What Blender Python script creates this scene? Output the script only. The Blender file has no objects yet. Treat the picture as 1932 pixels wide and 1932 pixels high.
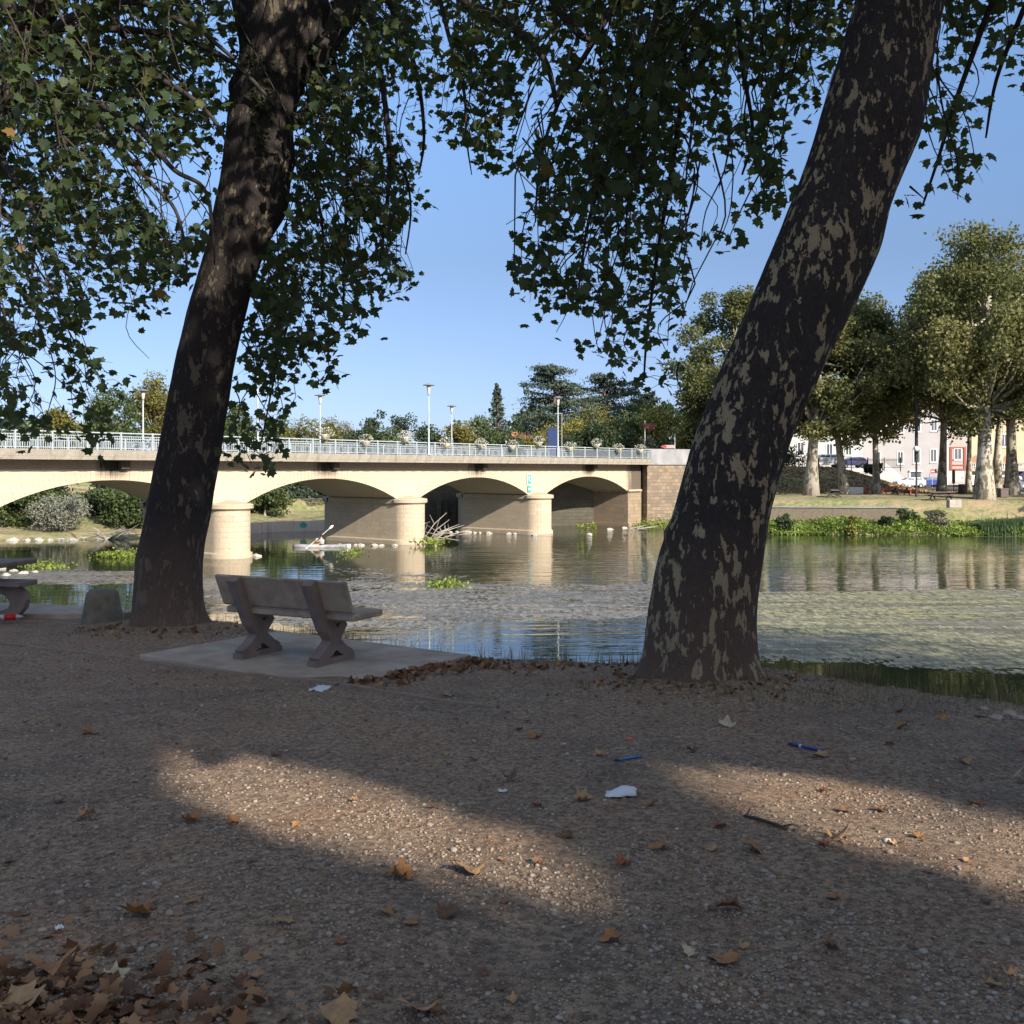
import bpy, math, random
import numpy as np
from mathutils import Vector, Matrix

# ------------------------------------------------------------------ set-up
random.seed(7)
rng = np.random.default_rng(11)
scene = bpy.context.scene
COL = scene.collection
F = 1932.0            # focal length in picture units (picture is 1932 wide)
CAMZ = 1.6
WATER = -4.1

cam_data = bpy.data.cameras.new("camera")
cam = bpy.data.objects.new("camera", cam_data)
COL.objects.link(cam)
cam.location = (0, 0, CAMZ)
cam.rotation_euler = (math.radians(90), 0, 0)
cam_data.sensor_width = 36
cam_data.sensor_fit = 'HORIZONTAL'
cam_data.lens = 36.0
cam_data.shift_y = -(966 - 888) / 1932.0
cam_data.clip_start = 0.1
cam_data.clip_end = 5000
scene.camera = cam

SUN_EL = math.radians(26.5)
SUN_H = Vector((0.627, -0.777, 0)).normalized()
SUN_DIR = Vector((SUN_H.x * math.cos(SUN_EL), SUN_H.y * math.cos(SUN_EL), math.sin(SUN_EL)))
world = bpy.data.worlds.new("World")
scene.world = world
world.use_nodes = True
wn = world.node_tree.nodes
wl = world.node_tree.links
for n in list(wn): wn.remove(n)
wo = wn.new('ShaderNodeOutputWorld')
wb = wn.new('ShaderNodeBackground')
sky = wn.new('ShaderNodeTexSky')
sky.sky_type = 'NISHITA'
sky.sun_disc = False
sky.sun_elevation = SUN_EL
sky.sun_rotation = math.atan2(SUN_H.x, SUN_H.y)
sky.air_density = 0.7
sky.dust_density = 0.6
sky.ozone_density = 4.0
wb.inputs['Strength'].default_value = 0.15
# even out the sky towards the horizon; overhead part raised and warmed to lift the shade
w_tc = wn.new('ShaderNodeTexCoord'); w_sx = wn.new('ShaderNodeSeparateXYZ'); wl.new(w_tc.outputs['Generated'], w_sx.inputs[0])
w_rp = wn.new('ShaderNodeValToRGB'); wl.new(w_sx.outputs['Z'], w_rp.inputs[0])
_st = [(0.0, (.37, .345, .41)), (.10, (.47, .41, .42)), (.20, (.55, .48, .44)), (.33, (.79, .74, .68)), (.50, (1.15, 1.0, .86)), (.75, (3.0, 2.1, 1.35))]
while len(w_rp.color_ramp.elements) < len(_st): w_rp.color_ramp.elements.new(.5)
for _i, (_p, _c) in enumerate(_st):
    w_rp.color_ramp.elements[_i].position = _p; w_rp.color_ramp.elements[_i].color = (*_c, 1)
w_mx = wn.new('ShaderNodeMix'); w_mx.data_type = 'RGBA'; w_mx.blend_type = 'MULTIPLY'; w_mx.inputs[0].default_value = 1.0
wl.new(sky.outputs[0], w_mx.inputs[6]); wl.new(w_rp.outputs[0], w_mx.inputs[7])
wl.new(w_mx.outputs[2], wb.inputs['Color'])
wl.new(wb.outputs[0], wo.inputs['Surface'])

sun_data = bpy.data.lights.new("sun", 'SUN')
sun_data.energy = 3.6
sun_data.angle = math.radians(0.5)
sun_data.color = (1.0, 0.91, 0.78)
sun = bpy.data.objects.new("sun", sun_data)
COL.objects.link(sun)
sun.rotation_euler = SUN_DIR.to_track_quat('Z', 'Y').to_euler()

scene.view_settings.view_transform = 'Standard'
scene.view_settings.look = 'None'
scene.view_settings.exposure = 1.22
scene.view_settings.gamma = 1.0
scene.cycles.max_bounces = 6
scene.cycles.diffuse_bounces = 3
scene.cycles.glossy_bounces = 3
scene.cycles.transparent_max_bounces = 10

def px(u, v, y):
    return Vector(((u - 966) / F * y, y, CAMZ - (v - 888) / F * y))

# ------------------------------------------------------------------ helpers
def tag(o, label=None, cat=None, group=None, kind=None):
    if label: o['label'] = label
    if cat: o['category'] = cat
    if group: o['group'] = group
    if kind: o['kind'] = kind
    return o

def empty(name, loc=(0, 0, 0), rz=0.0, label=None, cat=None, group=None, kind=None):
    o = bpy.data.objects.new(name, None)
    COL.objects.link(o)
    o.location = loc
    o.rotation_euler = (0, 0, rz)
    return tag(o, label, cat, group, kind)

def copy_tree(o, parent=None):
    c = o.copy()
    COL.objects.link(c)
    if parent is not None:
        c.parent = parent
    for ch in list(o.children):
        copy_tree(ch, c)
    return c

class MB:
    """collects shapes into one mesh"""
    def __init__(s): s.v = []; s.f = []
    def add(s, vs, fs):
        o = len(s.v)
        s.v += [tuple(p) for p in vs]
        s.f += [tuple(i + o for i in f) for f in fs]
        return s
    def box(s, x0, y0, z0, x1, y1, z1, ch=0.0):
        if ch <= 0:
            vs = [(x0,y0,z0),(x1,y0,z0),(x1,y1,z0),(x0,y1,z0),(x0,y0,z1),(x1,y0,z1),(x1,y1,z1),(x0,y1,z1)]
            fs = [(3,2,1,0),(4,5,6,7),(0,1,5,4),(1,2,6,5),(2,3,7,6),(3,0,4,7)]
            return s.add(vs, fs)
        c = ch
        def ring(z, i):
            return [(x0+i,y0+c,z),(x0+c,y0+i,z),(x1-c,y0+i,z),(x1-i,y0+c,z),(x1-i,y1-c,z),(x1-c,y1-i,z),(x0+c,y1-i,z),(x0+i,y1-c,z)]
        R = [ring(z0, c), ring(z0+c, 0), ring(z1-c, 0), ring(z1, c)]
        vs = sum(R, [])
        fs = [tuple(range(7, -1, -1)), tuple(range(24, 32))]
        for k in range(3):
            for j in range(8):
                a = k*8+j; b = k*8+(j+1) % 8
                fs.append((a, b, b+8, a+8))
        return s.add(vs, fs)
    def tube(s, pts, rad, n=8, cap=True):
        pts = [Vector(p) for p in pts]
        m = len(pts)
        if not hasattr(rad, '__len__'): rad = [rad]*m
        vs = []; fs = []
        ref = Vector((0.3, 0.9, 0.1)).normalized()
        for i, p in enumerate(pts):
            t = (pts[min(i+1, m-1)] - pts[max(i-1, 0)])
            if t.length < 1e-9: t = Vector((0, 0, 1))
            t.normalize()
            a = t.cross(ref)
            if a.length < 1e-3: a = t.cross(Vector((1, 0, 0)))
            a.normalize(); b = t.cross(a)
            for j in range(n):
                th = 2*math.pi*j/n
                vs.append(p + (a*math.cos(th) + b*math.sin(th))*rad[i])
        for i in range(m-1):
            for j in range(n):
                a0 = i*n+j; a1 = i*n+(j+1) % n
                fs.append((a0, a1, a1+n, a0+n))
        if cap:
            fs.append(tuple(range(n-1, -1, -1))); fs.append(tuple(range((m-1)*n, m*n)))
        return s.add(vs, fs)
    def lathe(s, prof, c=(0, 0, 0), n=24, a0=0.0, a1=2*math.pi):
        full = abs(a1-a0-2*math.pi) < 1e-6
        k = n if full else n+1
        vs = []; fs = []
        for r, z in prof:
            for j in range(k):
                th = a0+(a1-a0)*j/n
                vs.append((c[0]+r*math.cos(th), c[1]+r*math.sin(th), c[2]+z))
        for i in range(len(prof)-1):
            for j in range(n):
                a = i*k+j; b = i*k+((j+1) % k if full else j+1)
                fs.append((a, b, b+k, a+k))
        return s.add(vs, fs)
    def prism(s, poly, axis, d0, d1):
        """extrude 2D polygon; axis 'y': poly=(x,z); 'x': poly=(y,z); 'z': poly=(x,y)"""
        n = len(poly)
        def P(p, d):
            return (p[0], d, p[1]) if axis == 'y' else ((d, p[0], p[1]) if axis == 'x' else (p[0], p[1], d))
        vs = [P(p, d0) for p in poly]+[P(p, d1) for p in poly]
        fs = [tuple(range(n)), tuple(range(2*n-1, n-1, -1))]
        for i in range(n):
            j = (i+1) % n
            fs.append((i, i+n, j+n, j))
        return s.add(vs, fs)
    def build(s, name, mat, parent=None, smooth=False, loc=None, rz=0.0, attr=None):
        me = bpy.data.meshes.new(name)
        me.from_pydata(s.v, [], s.f)
        me.update()
        if mat is not None:
            for m_ in (mat if isinstance(mat, (list, tuple)) else [mat]): me.materials.append(m_)
        if smooth:
            me.polygons.foreach_set('use_smooth', [True]*len(me.polygons))
        o = bpy.data.objects.new(name, me)
        COL.objects.link(o)
        if parent is not None: o.parent = parent
        if loc is not None: o.location = loc
        o.rotation_euler = (0, 0, rz)
        import bmesh as _b
        bm = _b.new(); bm.from_mesh(me); _b.ops.recalc_face_normals(bm, faces=bm.faces); bm.to_mesh(me); bm.free()
        return o

def fast_mesh(name, V, Fc, mat, parent=None, smooth=False, attr=None):
    """V (n,3) ; Fc (m,k) ; attr: per-face float"""
    me = bpy.data.meshes.new(name)
    V = np.ascontiguousarray(V, dtype=np.float32); Fc = np.ascontiguousarray(Fc, dtype=np.int32)
    me.vertices.add(len(V)); me.vertices.foreach_set('co', V.ravel())
    m, k = Fc.shape
    me.loops.add(m*k); me.loops.foreach_set('vertex_index', Fc.ravel())
    me.polygons.add(m); me.polygons.foreach_set('loop_start', np.arange(0, m*k, k, dtype=np.int32))
    me.update(calc_edges=True)
    if attr is not None:
        a = me.attributes.new('rnd', 'FLOAT', 'FACE')
        a.data.foreach_set('value', np.ascontiguousarray(attr, dtype=np.float32))
    if smooth:
        me.polygons.foreach_set('use_smooth', [True]*m)
    if mat is not None: me.materials.append(mat)
    o = bpy.data.objects.new(name, me)
    COL.objects.link(o)
    if parent is not None: o.parent = parent
    return o

def rot_basis(n_, tip, nrm):
    t = tip/np.linalg.norm(tip, axis=1, keepdims=True)
    b = nrm - (nrm*t).sum(1, keepdims=True)*t
    b /= np.linalg.norm(b, axis=1, keepdims=True)+1e-9
    a = np.cross(t, b)
    return a, t, b

_h = [(0,-.30),(.17,-.40),(.26,-.26),(.54,-.16),(.40,.02),(.52,.30),(.30,.28),(.19,.40),(0,.66)]
PL = [(0.0, 0.0)] + _h + [(-x, y) for x, y in _h[-2:0:-1]]
PLV = np.array([(x, y, -0.35*(x*x+0.6*y*y)) for x, y in PL])
PLF = np.array([(0, i, i+1 if i+1 < len(PL) else 1) for i in range(1, len(PL))])
DIV = np.array([(0, -.5, 0), (.36, .02, .10), (0, .5, 0), (-.36, -.02, .10)])
DIF = np.array([(0, 1, 2), (0, 2, 3)])
_o = [(0,-.5),(.3,-.36),(.42,0),(.24,.34),(0,.5),(-.24,.34),(-.42,0),(-.3,-.36)]

def leaves(name, P, size, mat, parent=None, V0=DIV, F0=DIF, down=0.4, up=0.5, seed=0, attr=None, nrm=None):
    r = np.random.default_rng(seed+5)
    n = len(P)
    tip = r.normal(size=(n, 3)); tip[:, 2] -= down*2
    nn = r.normal(size=(n, 3)); nn[:, 2] += up*2
    if nrm is not None: nn = nn*0.7+nrm
    a, t, b = rot_basis(n, tip, nn)
    s = size if hasattr(size, '__len__') else np.full(n, size)
    V = (V0[None, :, 0, None]*a[:, None]+V0[None, :, 1, None]*t[:, None]+V0[None, :, 2, None]*b[:, None])*s[:, None, None]+P[:, None]
    k = len(V0)
    Fc = (F0[None]+(np.arange(n)*k)[:, None, None]).reshape(-1, F0.shape[1])
    at = r.random(n) if attr is None else attr
    return fast_mesh(name, V.reshape(-1, 3), Fc, mat, parent, attr=np.repeat(at, len(F0)))

# ------------------------------------------------------------------ materials
def newmat(name):
    m = bpy.data.materials.new(name)
    m.use_nodes = True
    nt = m.node_tree
    p = nt.nodes.get('Principled BSDF')
    return m, nt, p

def N(nt, typ, **kw):
    n = nt.nodes.new(typ)
    for k, v in kw.items():
        if k.startswith('i_'):
            key = k[2:]
            key = int(key) if key.isdigit() else key
            n.inputs[key].default_value = v
        else: setattr(n, k, v)
    return n

def math_n(nt, op, a, b=None, c=None, clamp=False):
    n = nt.nodes.new('ShaderNodeMath'); n.operation = op; n.use_clamp = clamp
    for i, x in enumerate((a, b, c)):
        if x is None: continue
        if isinstance(x, (int, float)): n.inputs[i].default_value = x
        else: nt.links.new(x, n.inputs[i])
    return n.outputs[0]

def mixc(nt, f, a, b):
    n = nt.nodes.new('ShaderNodeMix'); n.data_type = 'RGBA'
    for i, x in ((0, f), (6, a), (7, b)):
        if isinstance(x, (int, float)): n.inputs[i].default_value = x
        elif isinstance(x, (tuple, list)): n.inputs[i].default_value = (*x[:3], 1)
        else: nt.links.new(x, n.inputs[i])
    return n.outputs[2]

def ramp(nt, fac, stops):
    n = nt.nodes.new('ShaderNodeValToRGB')
    e = n.color_ramp.elements
    while len(e) < len(stops): e.new(0.5)
    for i, (p, c) in enumerate(stops):
        e[i].position = p
        e[i].color = (*c, 1) if isinstance(c, (tuple, list)) else (c, c, c, 1)
    nt.links.new(fac, n.inputs[0])
    return n.outputs[0]

def coords(nt, scale=(1, 1, 1), kind='Object'):
    tc = nt.nodes.new('ShaderNodeTexCoord')
    mp = nt.nodes.new('ShaderNodeMapping')
    mp.inputs['Scale'].default_value = scale
    nt.links.new(tc.outputs[kind], mp.inputs[0])
    return mp.outputs[0]

def noise(nt, vec, scale, detail=4, rough=0.55, dist=0.0):
    n = nt.nodes.new('ShaderNodeTexNoise')
    n.inputs['Scale'].default_value = scale; n.inputs['Detail'].default_value = detail
    n.inputs['Roughness'].default_value = rough; n.inputs['Distortion'].default_value = dist
    if vec is not None: nt.links.new(vec, n.inputs['Vector'])
    return n.outputs['Fac']

def bump(nt, p, h, strength=0.5, dist=0.02):
    b = nt.nodes.new('ShaderNodeBump')
    b.inputs['Strength'].default_value = strength; b.inputs['Distance'].default_value = dist
    nt.links.new(h, b.inputs['Height']); nt.links.new(b.outputs[0], p.inputs['Normal'])

def pm(name, c1, c2=None, scale=3.0, rough=0.8, bs=None, bstr=0.4, bdist=0.02, stretch=(1, 1, 1), metal=0.0, spec=0.3, coat=0.0):
    m, nt, p = newmat(name)
    p.inputs['Roughness'].default_value = rough
    p.inputs['Metallic'].default_value = metal
    p.inputs['Specular IOR Level'].default_value = spec
    if coat: p.inputs['Coat Weight'].default_value = coat
    if c2 is None:
        c2 = tuple(x*0.8 for x in c1)
    v = coords(nt, stretch)
    f = noise(nt, v, scale, 6, 0.6)
    f2 = ramp(nt, f, [(0.32, 0.0), (0.68, 1.0)])
    nt.links.new(mixc(nt, f2, c1, c2), p.inputs['Base Color'])
    if bs:
        bump(nt, p, noise(nt, v, bs, 6, 0.65), bstr, bdist)
    return m

def leafmat(name, stops, trans=0.35, rough=0.55, spec=0.25):
    """stops: colours over a per-leaf random value"""
    m, nt, p = newmat(name)
    at = N(nt, 'ShaderNodeAttribute', attribute_name='rnd')
    col = ramp(nt, at.outputs['Fac'], stops)
    nt.links.new(col, p.inputs['Base Color'])
    p.inputs['Roughness'].default_value = rough
    p.inputs['Specular IOR Level'].default_value = spec
    tr = N(nt, 'ShaderNodeBsdfTranslucent')
    tcol = mixc(nt, 0.5, col, (0.16, 0.2, 0.02))
    nt.links.new(tcol, tr.inputs['Color'])
    mx = N(nt, 'ShaderNodeMixShader', i_0=trans)
    out = nt.nodes.get('Material Output')
    nt.links.new(p.outputs[0], mx.inputs[1]); nt.links.new(tr.outputs[0], mx.inputs[2])
    nt.links.new(mx.outputs[0], out.inputs['Surface'])
    return m

M = {}
M['plane_leaf'] = leafmat('plane_leaf', [(0.0, (.035, .058, .032)), (0.5, (.055, .085, .04)), (0.93, (.095, .12, .045)), (1.0, (.2, .12, .04))], 0.4)
M['shade_leaf'] = leafmat('shade_leaf', [(0, (.04, .06, .02)), (1, (.07, .10, .03))], 0.35)
M['far_plane'] = leafmat('far_plane', [(0, (.09, .105, .045)), (0.6, (.165, .17, .07)), (1, (.28, .24, .10))], 0.4)
M['far_green'] = leafmat('far_green', [(0, (.045, .07, .028)), (1, (.10, .13, .045))], 0.2)
M['far_olive'] = leafmat('far_olive', [(0, (.09, .09, .025)), (1, (.19, .17, .04))], 0.2)
M['far_dark'] = leafmat('far_dark', [(0, (.025, .042, .02)), (1, (.05, .075, .03))], 0.12)
M['far_yellow'] = leafmat('far_yellow', [(0, (.14, .14, .03)), (1, (.28, .26, .06))], 0.25)
M['conifer'] = leafmat('conifer', [(0, (.04, .065, .045)), (1, (.09, .12, .085))], 0.08)
M['silver'] = leafmat('silver', [(0, (.15, .16, .12)), (1, (.28, .28, .23))], 0.15)
M['thin_leaf'] = leafmat('thin_leaf', [(0, (.12, .12, .08)), (1, (.22, .2, .14))], 0.2)
M['water_plant'] = leafmat('water_plant', [(0, (.11, .17, .03)), (0.7, (.22, .30, .06)), (1, (.38, .38, .09))], 0.35)
M['reed'] = leafmat('reed', [(0, (.04, .08, .035)), (1, (.09, .14, .06))], 0.2)
M['dry_grass'] = leafmat('dry_grass', [(0, (.12, .09, .045)), (1, (.28, .22, .12))], 0.2)
M['fallen'] = leafmat('fallen', [(0, (.13, .06, .025)), (0.5, (.27, .125, .045)), (1, (.42, .23, .10))], 0.12, 0.7)
M['litter'] = leafmat('litter', [(0, (.09, .045, .028)), (0.6, (.2, .10, .05)), (1, (.36, .21, .11))], 0.05, 0.8)
M['far_litter'] = leafmat('far_litter', [(0, (.26, .14, .06)), (1, (.5, .33, .17))], 0.05, 0.8)
M['ivy'] = leafmat('ivy', [(0, (.015, .025, .01)), (1, (.03, .045, .015))], 0.1)

def bark(name, patch, thr, dark=(.035, .028, .024), mid=(.10, .08, .065), pale=(.34, .31, .25), sc=3.2, low=None):
    m, nt, p = newmat(name)
    v = coords(nt, (1, 1, 0.42))
    n1 = noise(nt, v, sc*1.6, 5, 0.62, 0.25)
    n2 = noise(nt, v, sc*4.5, 8, 0.7, 0.2)
    n3 = noise(nt, v, sc*0.5, 2, 0.5)
    v4 = coords(nt, (1, 1, 0.42))
    n5 = noise(nt, v, sc*2.6, 4, 0.6, 0.5)
    f1 = math_n(nt, 'ADD', n1, math_n(nt, 'MULTIPLY', math_n(nt, 'SUBTRACT', n3, 0.5), 0.5))
    pale_m = ramp(nt, f1, [(thr, 0.0), (thr+0.012, 1.0)])
    mid_m = ramp(nt, n5, [(0.55, 0.0), (0.57, 1.0)])
    c = mixc(nt, ramp(nt, n2, [(0.3, 0.0), (0.7, 1.0)]), dark, tuple(x*1.9 for x in dark))
    c = mixc(nt, math_n(nt, 'MULTIPLY', mid_m, 0.55), c, mid)
    # reddish-brown lower trunk (flaked bark and soil splash)
    tc = N(nt, 'ShaderNodeTexCoord')
    sx = N(nt, 'ShaderNodeSeparateXYZ'); nt.links.new(tc.outputs['Object'], sx.inputs[0])
    lowf = math_n(nt, 'SUBTRACT', 1.0, math_n(nt, 'DIVIDE', math_n(nt, 'ADD', sx.outputs['Z'], 0.1), 1.6), clamp=True)
    lowf = math_n(nt, 'MULTIPLY', lowf, math_n(nt, 'ADD', n2, 0.25), clamp=True)
    c = mixc(nt, math_n(nt, 'MULTIPLY', lowf, 1.3, clamp=True), c, low or (.16, .105, .075))
    pc = mixc(nt, n2, tuple(x*0.75 for x in pale), tuple(x*1.2 for x in pale))
    c = mixc(nt, math_n(nt, 'MULTIPLY', pale_m, patch), c, pc)
    nt.links.new(c, p.inputs['Base Color'])
    p.inputs['Roughness'].default_value = 0.85
    p.inputs['Specular IOR Level'].default_value = 0.2
    hgt = math_n(nt, 'ADD', math_n(nt, 'MULTIPLY', n2, 1.0), math_n(nt, 'MULTIPLY', pale_m, -0.4))
    bump(nt, p, hgt, 1.0, 0.035)
    return m
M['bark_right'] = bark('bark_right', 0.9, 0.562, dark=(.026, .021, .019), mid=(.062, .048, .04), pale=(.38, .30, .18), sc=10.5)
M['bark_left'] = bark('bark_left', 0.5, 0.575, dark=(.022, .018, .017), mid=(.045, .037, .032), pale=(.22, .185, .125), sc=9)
M['bark_shade'] = bark('bark_shade', 0.6, 0.55)
M['bark_far'] = bark('bark_far', 0.9, 0.44, dark=(.08, .068, .05), mid=(.14, .12, .09), pale=(.34, .31, .25), sc=1.6, low=(.17, .14, .1))
M['bark_pale'] = bark('bark_pale', 0.95, 0.46, dark=(.11, .095, .07), mid=(.2, .17, .13), pale=(.46, .42, .34), sc=2.2, low=(.24, .21, .16))
M['twig'] = pm('twig', (.03, .024, .02), (.055, .045, .036), 20, 0.9)
M['limb'] = pm('limb', (.022, .019, .017), (.055, .046, .038), 6, 0.9, 18, 0.5, 0.01)
M['wood_grey'] = pm('wood_grey', (.42, .38, .33), (.28, .25, .21), 8, 0.9)

# ground dirt with gravel
def ground_mat():
    m, nt, p = newmat('dirt_gravel')
    v = coords(nt)
    big = noise(nt, v, 0.45, 4, 0.6)
    med = noise(nt, v, 2.6, 6, 0.65)
    fine = noise(nt, v, 26, 8, 0.75)
    vo = N(nt, 'ShaderNodeTexVoronoi'); vo.inputs['Scale'].default_value = 38; vo.inputs['Randomness'].default_value = 1
    nt.links.new(v, vo.inputs['Vector'])
    vo2 = N(nt, 'ShaderNodeTexVoronoi'); vo2.inputs['Scale'].default_value = 75
    nt.links.new(v, vo2.inputs['Vector'])
    c = mixc(nt, ramp(nt, big, [(0.42, 0.0), (0.58, 1.0)]), (.375, .222, .133), (.205, .15, .115))
    c = mixc(nt, ramp(nt, med, [(0.35, 0.0), (0.62, 1.0)]), c, (.39, .275, .18))
    c = mixc(nt, ramp(nt, fine, [(0.42, 0.85), (0.58, 0.0)]), c, (.10, .072, .052))
    sepc = N(nt, 'ShaderNodeSeparateColor'); nt.links.new(vo.outputs['Color'], sepc.inputs[0])
    st = ramp(nt, vo.outputs['Distance'], [(0.20, 1.0), (0.36, 0.0)])
    sel = ramp(nt, sepc.outputs[0], [(0.74, 0.0), (0.76, 1.0)])
    pc = ramp(nt, sepc.outputs[1], [(0.0, (.16, .125, .10)), (0.6, (.32, .26, .20)), (0.92, (.40, .34, .27)), (1.0, (.52, .46, .38))])
    sf = math_n(nt, 'MULTIPLY', st, sel)
    c = mixc(nt, sf, c, pc)
    sepc2 = N(nt, 'ShaderNodeSeparateColor'); nt.links.new(vo2.outputs['Color'], sepc2.inputs[0])
    st2 = math_n(nt, 'MULTIPLY', ramp(nt, vo2.outputs['Distance'], [(0.2, 1.0), (0.4, 0.0)]), ramp(nt, sepc2.outputs[0], [(0.6, 0.0), (0.62, 1.0)]))
    c = mixc(nt, st2, c, ramp(nt, sepc2.outputs[1], [(0, (.11, .085, .065)), (1, (.46, .39, .31))]))
    nt.links.new(c, p.inputs['Base Color'])
    p.inputs['Roughness'].default_value = 0.9
    p.inputs['Specular IOR Level'].default_value = 0.15
    hh = math_n(nt, 'ADD', math_n(nt, 'ADD', math_n(nt, 'MULTIPLY', sf, 0.6), math_n(nt, 'MULTIPLY', st2, 0.35)), math_n(nt, 'MULTIPLY', fine, 0.8))
    bump(nt, p, hh, 1.0, 0.018)
    return m
M['dirt'] = ground_mat()
M['concrete'] = pm('concrete', (.27, .205, .15), (.42, .345, .265), 3.2, 0.85, 60, 0.35, 0.004)
M['bench_concrete'] = pm('bench_concrete', (.38, .295, .215), (.24, .185, .14), 7, 0.85, 70, 0.5, 0.004)
M['bench_leg'] = pm('bench_leg', (.22, .17, .14), (.15, .115, .10), 6, 0.85, 60, 0.5, 0.004)
M['old_concrete'] = pm('old_concrete', (.20, .17, .12), (.12, .10, .075), 7, 0.9, 40, 0.6, 0.01)
M['steel_rail'] = pm('steel_rail', (.36, .41, .44), (.29, .33, .36), 6, 0.5, metal=0.0, spec=0.5)
M['lamp_grey'] = pm('lamp_grey', (.42, .47, .50), (.33, .37, .40), 4, 0.45, spec=0.5)
M['lamp_disc'] = pm('lamp_disc', (.28, .27, .26), (.2, .19, .18), 4, 0.5)
M['glass'] = pm('glass', (.05, .07, .09), (.08, .11, .14), 2, 0.08, spec=0.8)
M['white_paint'] = pm('white_paint', (.75, .74, .7), (.66, .64, .6), 3, 0.6)
M['dark_metal'] = pm('dark_metal', (.03, .035, .035), (.05, .05, .05), 4, 0.5)
M['flowers'] = leafmat('flowers', [(0, (.10, .14, .05)), (0.35, (.2, .22, .1)), (0.4, (.5, .47, .4)), (1, (.62, .6, .54))], 0.2)
M['pot'] = pm('pot', (.62, .56, .44), (.5, .44, .34), 5, 0.8)
M['rock_white'] = pm('rock_white', (.52, .49, .43), (.34, .32, .27), 4, 0.9, 12, 0.6, 0.03)
M['asphalt'] = pm('asphalt', (.06, .058, .055), (.085, .082, .078), 1.5, 0.9)

def stone_mat(name, c1, c2, c3, bw=1.0, bh=0.32, mortar=0.012, stain=0.5, blocks=0.5, stain_col=(.09, .075, .055), streak=True, crown=None):
    m, nt, p = newmat(name)
    tc = N(nt, 'ShaderNodeTexCoord')
    sx = N(nt, 'ShaderNodeSeparateXYZ'); nt.links.new(tc.outputs['Object'], sx.inputs[0])
    cb = N(nt, 'ShaderNodeCombineXYZ')
    # run the courses along x+y so that both faces of a wall are coursed
    nt.links.new(math_n(nt, 'ADD', sx.outputs['X'], sx.outputs['Y']), cb.inputs[0])
    nt.links.new(sx.outputs['Z'], cb.inputs[1])
    br = N(nt, 'ShaderNodeTexBrick'); br.inputs['Scale'].default_value = 1
    br.inputs['Brick Width'].default_value = bw; br.inputs['Row Height'].default_value = bh
    br.inputs['Mortar Size'].default_value = mortar; br.inputs['Mortar Smooth'].default_value = 0.3
    br.inputs['Color1'].default_value = (*c1, 1); br.inputs['Color2'].default_value = (*c2, 1); br.inputs['Mortar'].default_value = (*c3, 1)
    nt.links.new(cb.outputs[0], br.inputs['Vector'])
    v = coords(nt); vs = coords(nt, (1, 1, 0.14))
    n1 = noise(nt, v, 0.7, 6, 0.65); n2 = noise(nt, vs, 2.2, 6, 0.7); n3 = noise(nt, v, 9, 6, 0.7)
    base = mixc(nt, n1, c1, c2)
    c = mixc(nt, blocks, base, br.outputs['Color'])
    c = mixc(nt, math_n(nt, 'MULTIPLY', ramp(nt, n3, [(0.4, 0.0), (0.7, 1.0)]), 0.55), c, tuple(x*0.6 for x in c2))
    if streak:
        c = mixc(nt, math_n(nt, 'MULTIPLY', ramp(nt, n2, [(0.56, 0.0), (0.78, 1.0)]), stain), c, stain_col)
    if crown:
        # rain-water stains below the drain over each arch crown and at the far end
        per, off, half, z0, z1 = crown
        md = math_n(nt, 'PINGPONG', math_n(nt, 'SUBTRACT', sx.outputs['X'], off), per/2)
        wob = math_n(nt, 'MULTIPLY', math_n(nt, 'SUBTRACT', n2, 0.5), 2.6)
        f = math_n(nt, 'SUBTRACT', 1.0, math_n(nt, 'DIVIDE', math_n(nt, 'ADD', md, wob), half), clamp=True)
        zf = math_n(nt, 'DIVIDE', math_n(nt, 'SUBTRACT', sx.outputs['Z'], z0), z1-z0, clamp=True)
        c = mixc(nt, math_n(nt, 'MULTIPLY', math_n(nt, 'MULTIPLY', f, zf), 1.6, clamp=True), c, (.035, .03, .024))
        e = math_n(nt, 'DIVIDE', math_n(nt, 'SUBTRACT', math_n(nt, 'ADD', sx.outputs['X'], wob), 47.6), 1.2, clamp=True)
        c = mixc(nt, math_n(nt, 'MULTIPLY', e, 0.85), c, (.05, .042, .035))
    nt.links.new(c, p.inputs['Base Color'])
    p.inputs['Roughness'].default_value = 0.9
    p.inputs['Specular IOR Level'].default_value = 0.15
    bump(nt, p, math_n(nt, 'ADD', n3, math_n(nt, 'MULTIPLY', br.outputs['Fac'], -1.0)), 0.6, 0.03)
    return m
PER = 16.45
SPR, CRN = CAMZ-2.12, CAMZ-0.56          # springing and crown heights
M['lime'] = stone_mat('limestone', (.58, .49, .37), (.52, .43, .315), (.43, .35, .26), 0.9, 0.34, 0.01, 0.25, 0.45, (.38, .29, .19), True, (PER, 8.35, 1.3, CRN-.1, 1.9))
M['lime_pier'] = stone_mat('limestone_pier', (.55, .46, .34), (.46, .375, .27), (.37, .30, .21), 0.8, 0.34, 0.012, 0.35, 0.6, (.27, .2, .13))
M['cornice'] = stone_mat('cornice_concrete', (.37, .335, .28), (.24, .215, .175), (.18, .16, .13), 2.0, 0.6, 0.012, 1.0, 0.1, (.13, .10, .075))
M['band'] = stone_mat('band_shade_stone', (.34, .27, .20), (.25, .20, .145), (.3, .24, .17), 1.5, 0.65, 0.012, 0.6, 0.3, (.16, .12, .085), True, (PER, 8.35, 1.2, 1.2, 1.8))  # overhang's shadow painted in as a browner stone tone, plus drain stains
M['rubble'] = stone_mat('rubble_wall', (.33, .25, .17), (.18, .15, .12), (.15, .12, .09), 0.7, 0.36, 0.02, 0.5, 0.9)
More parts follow.
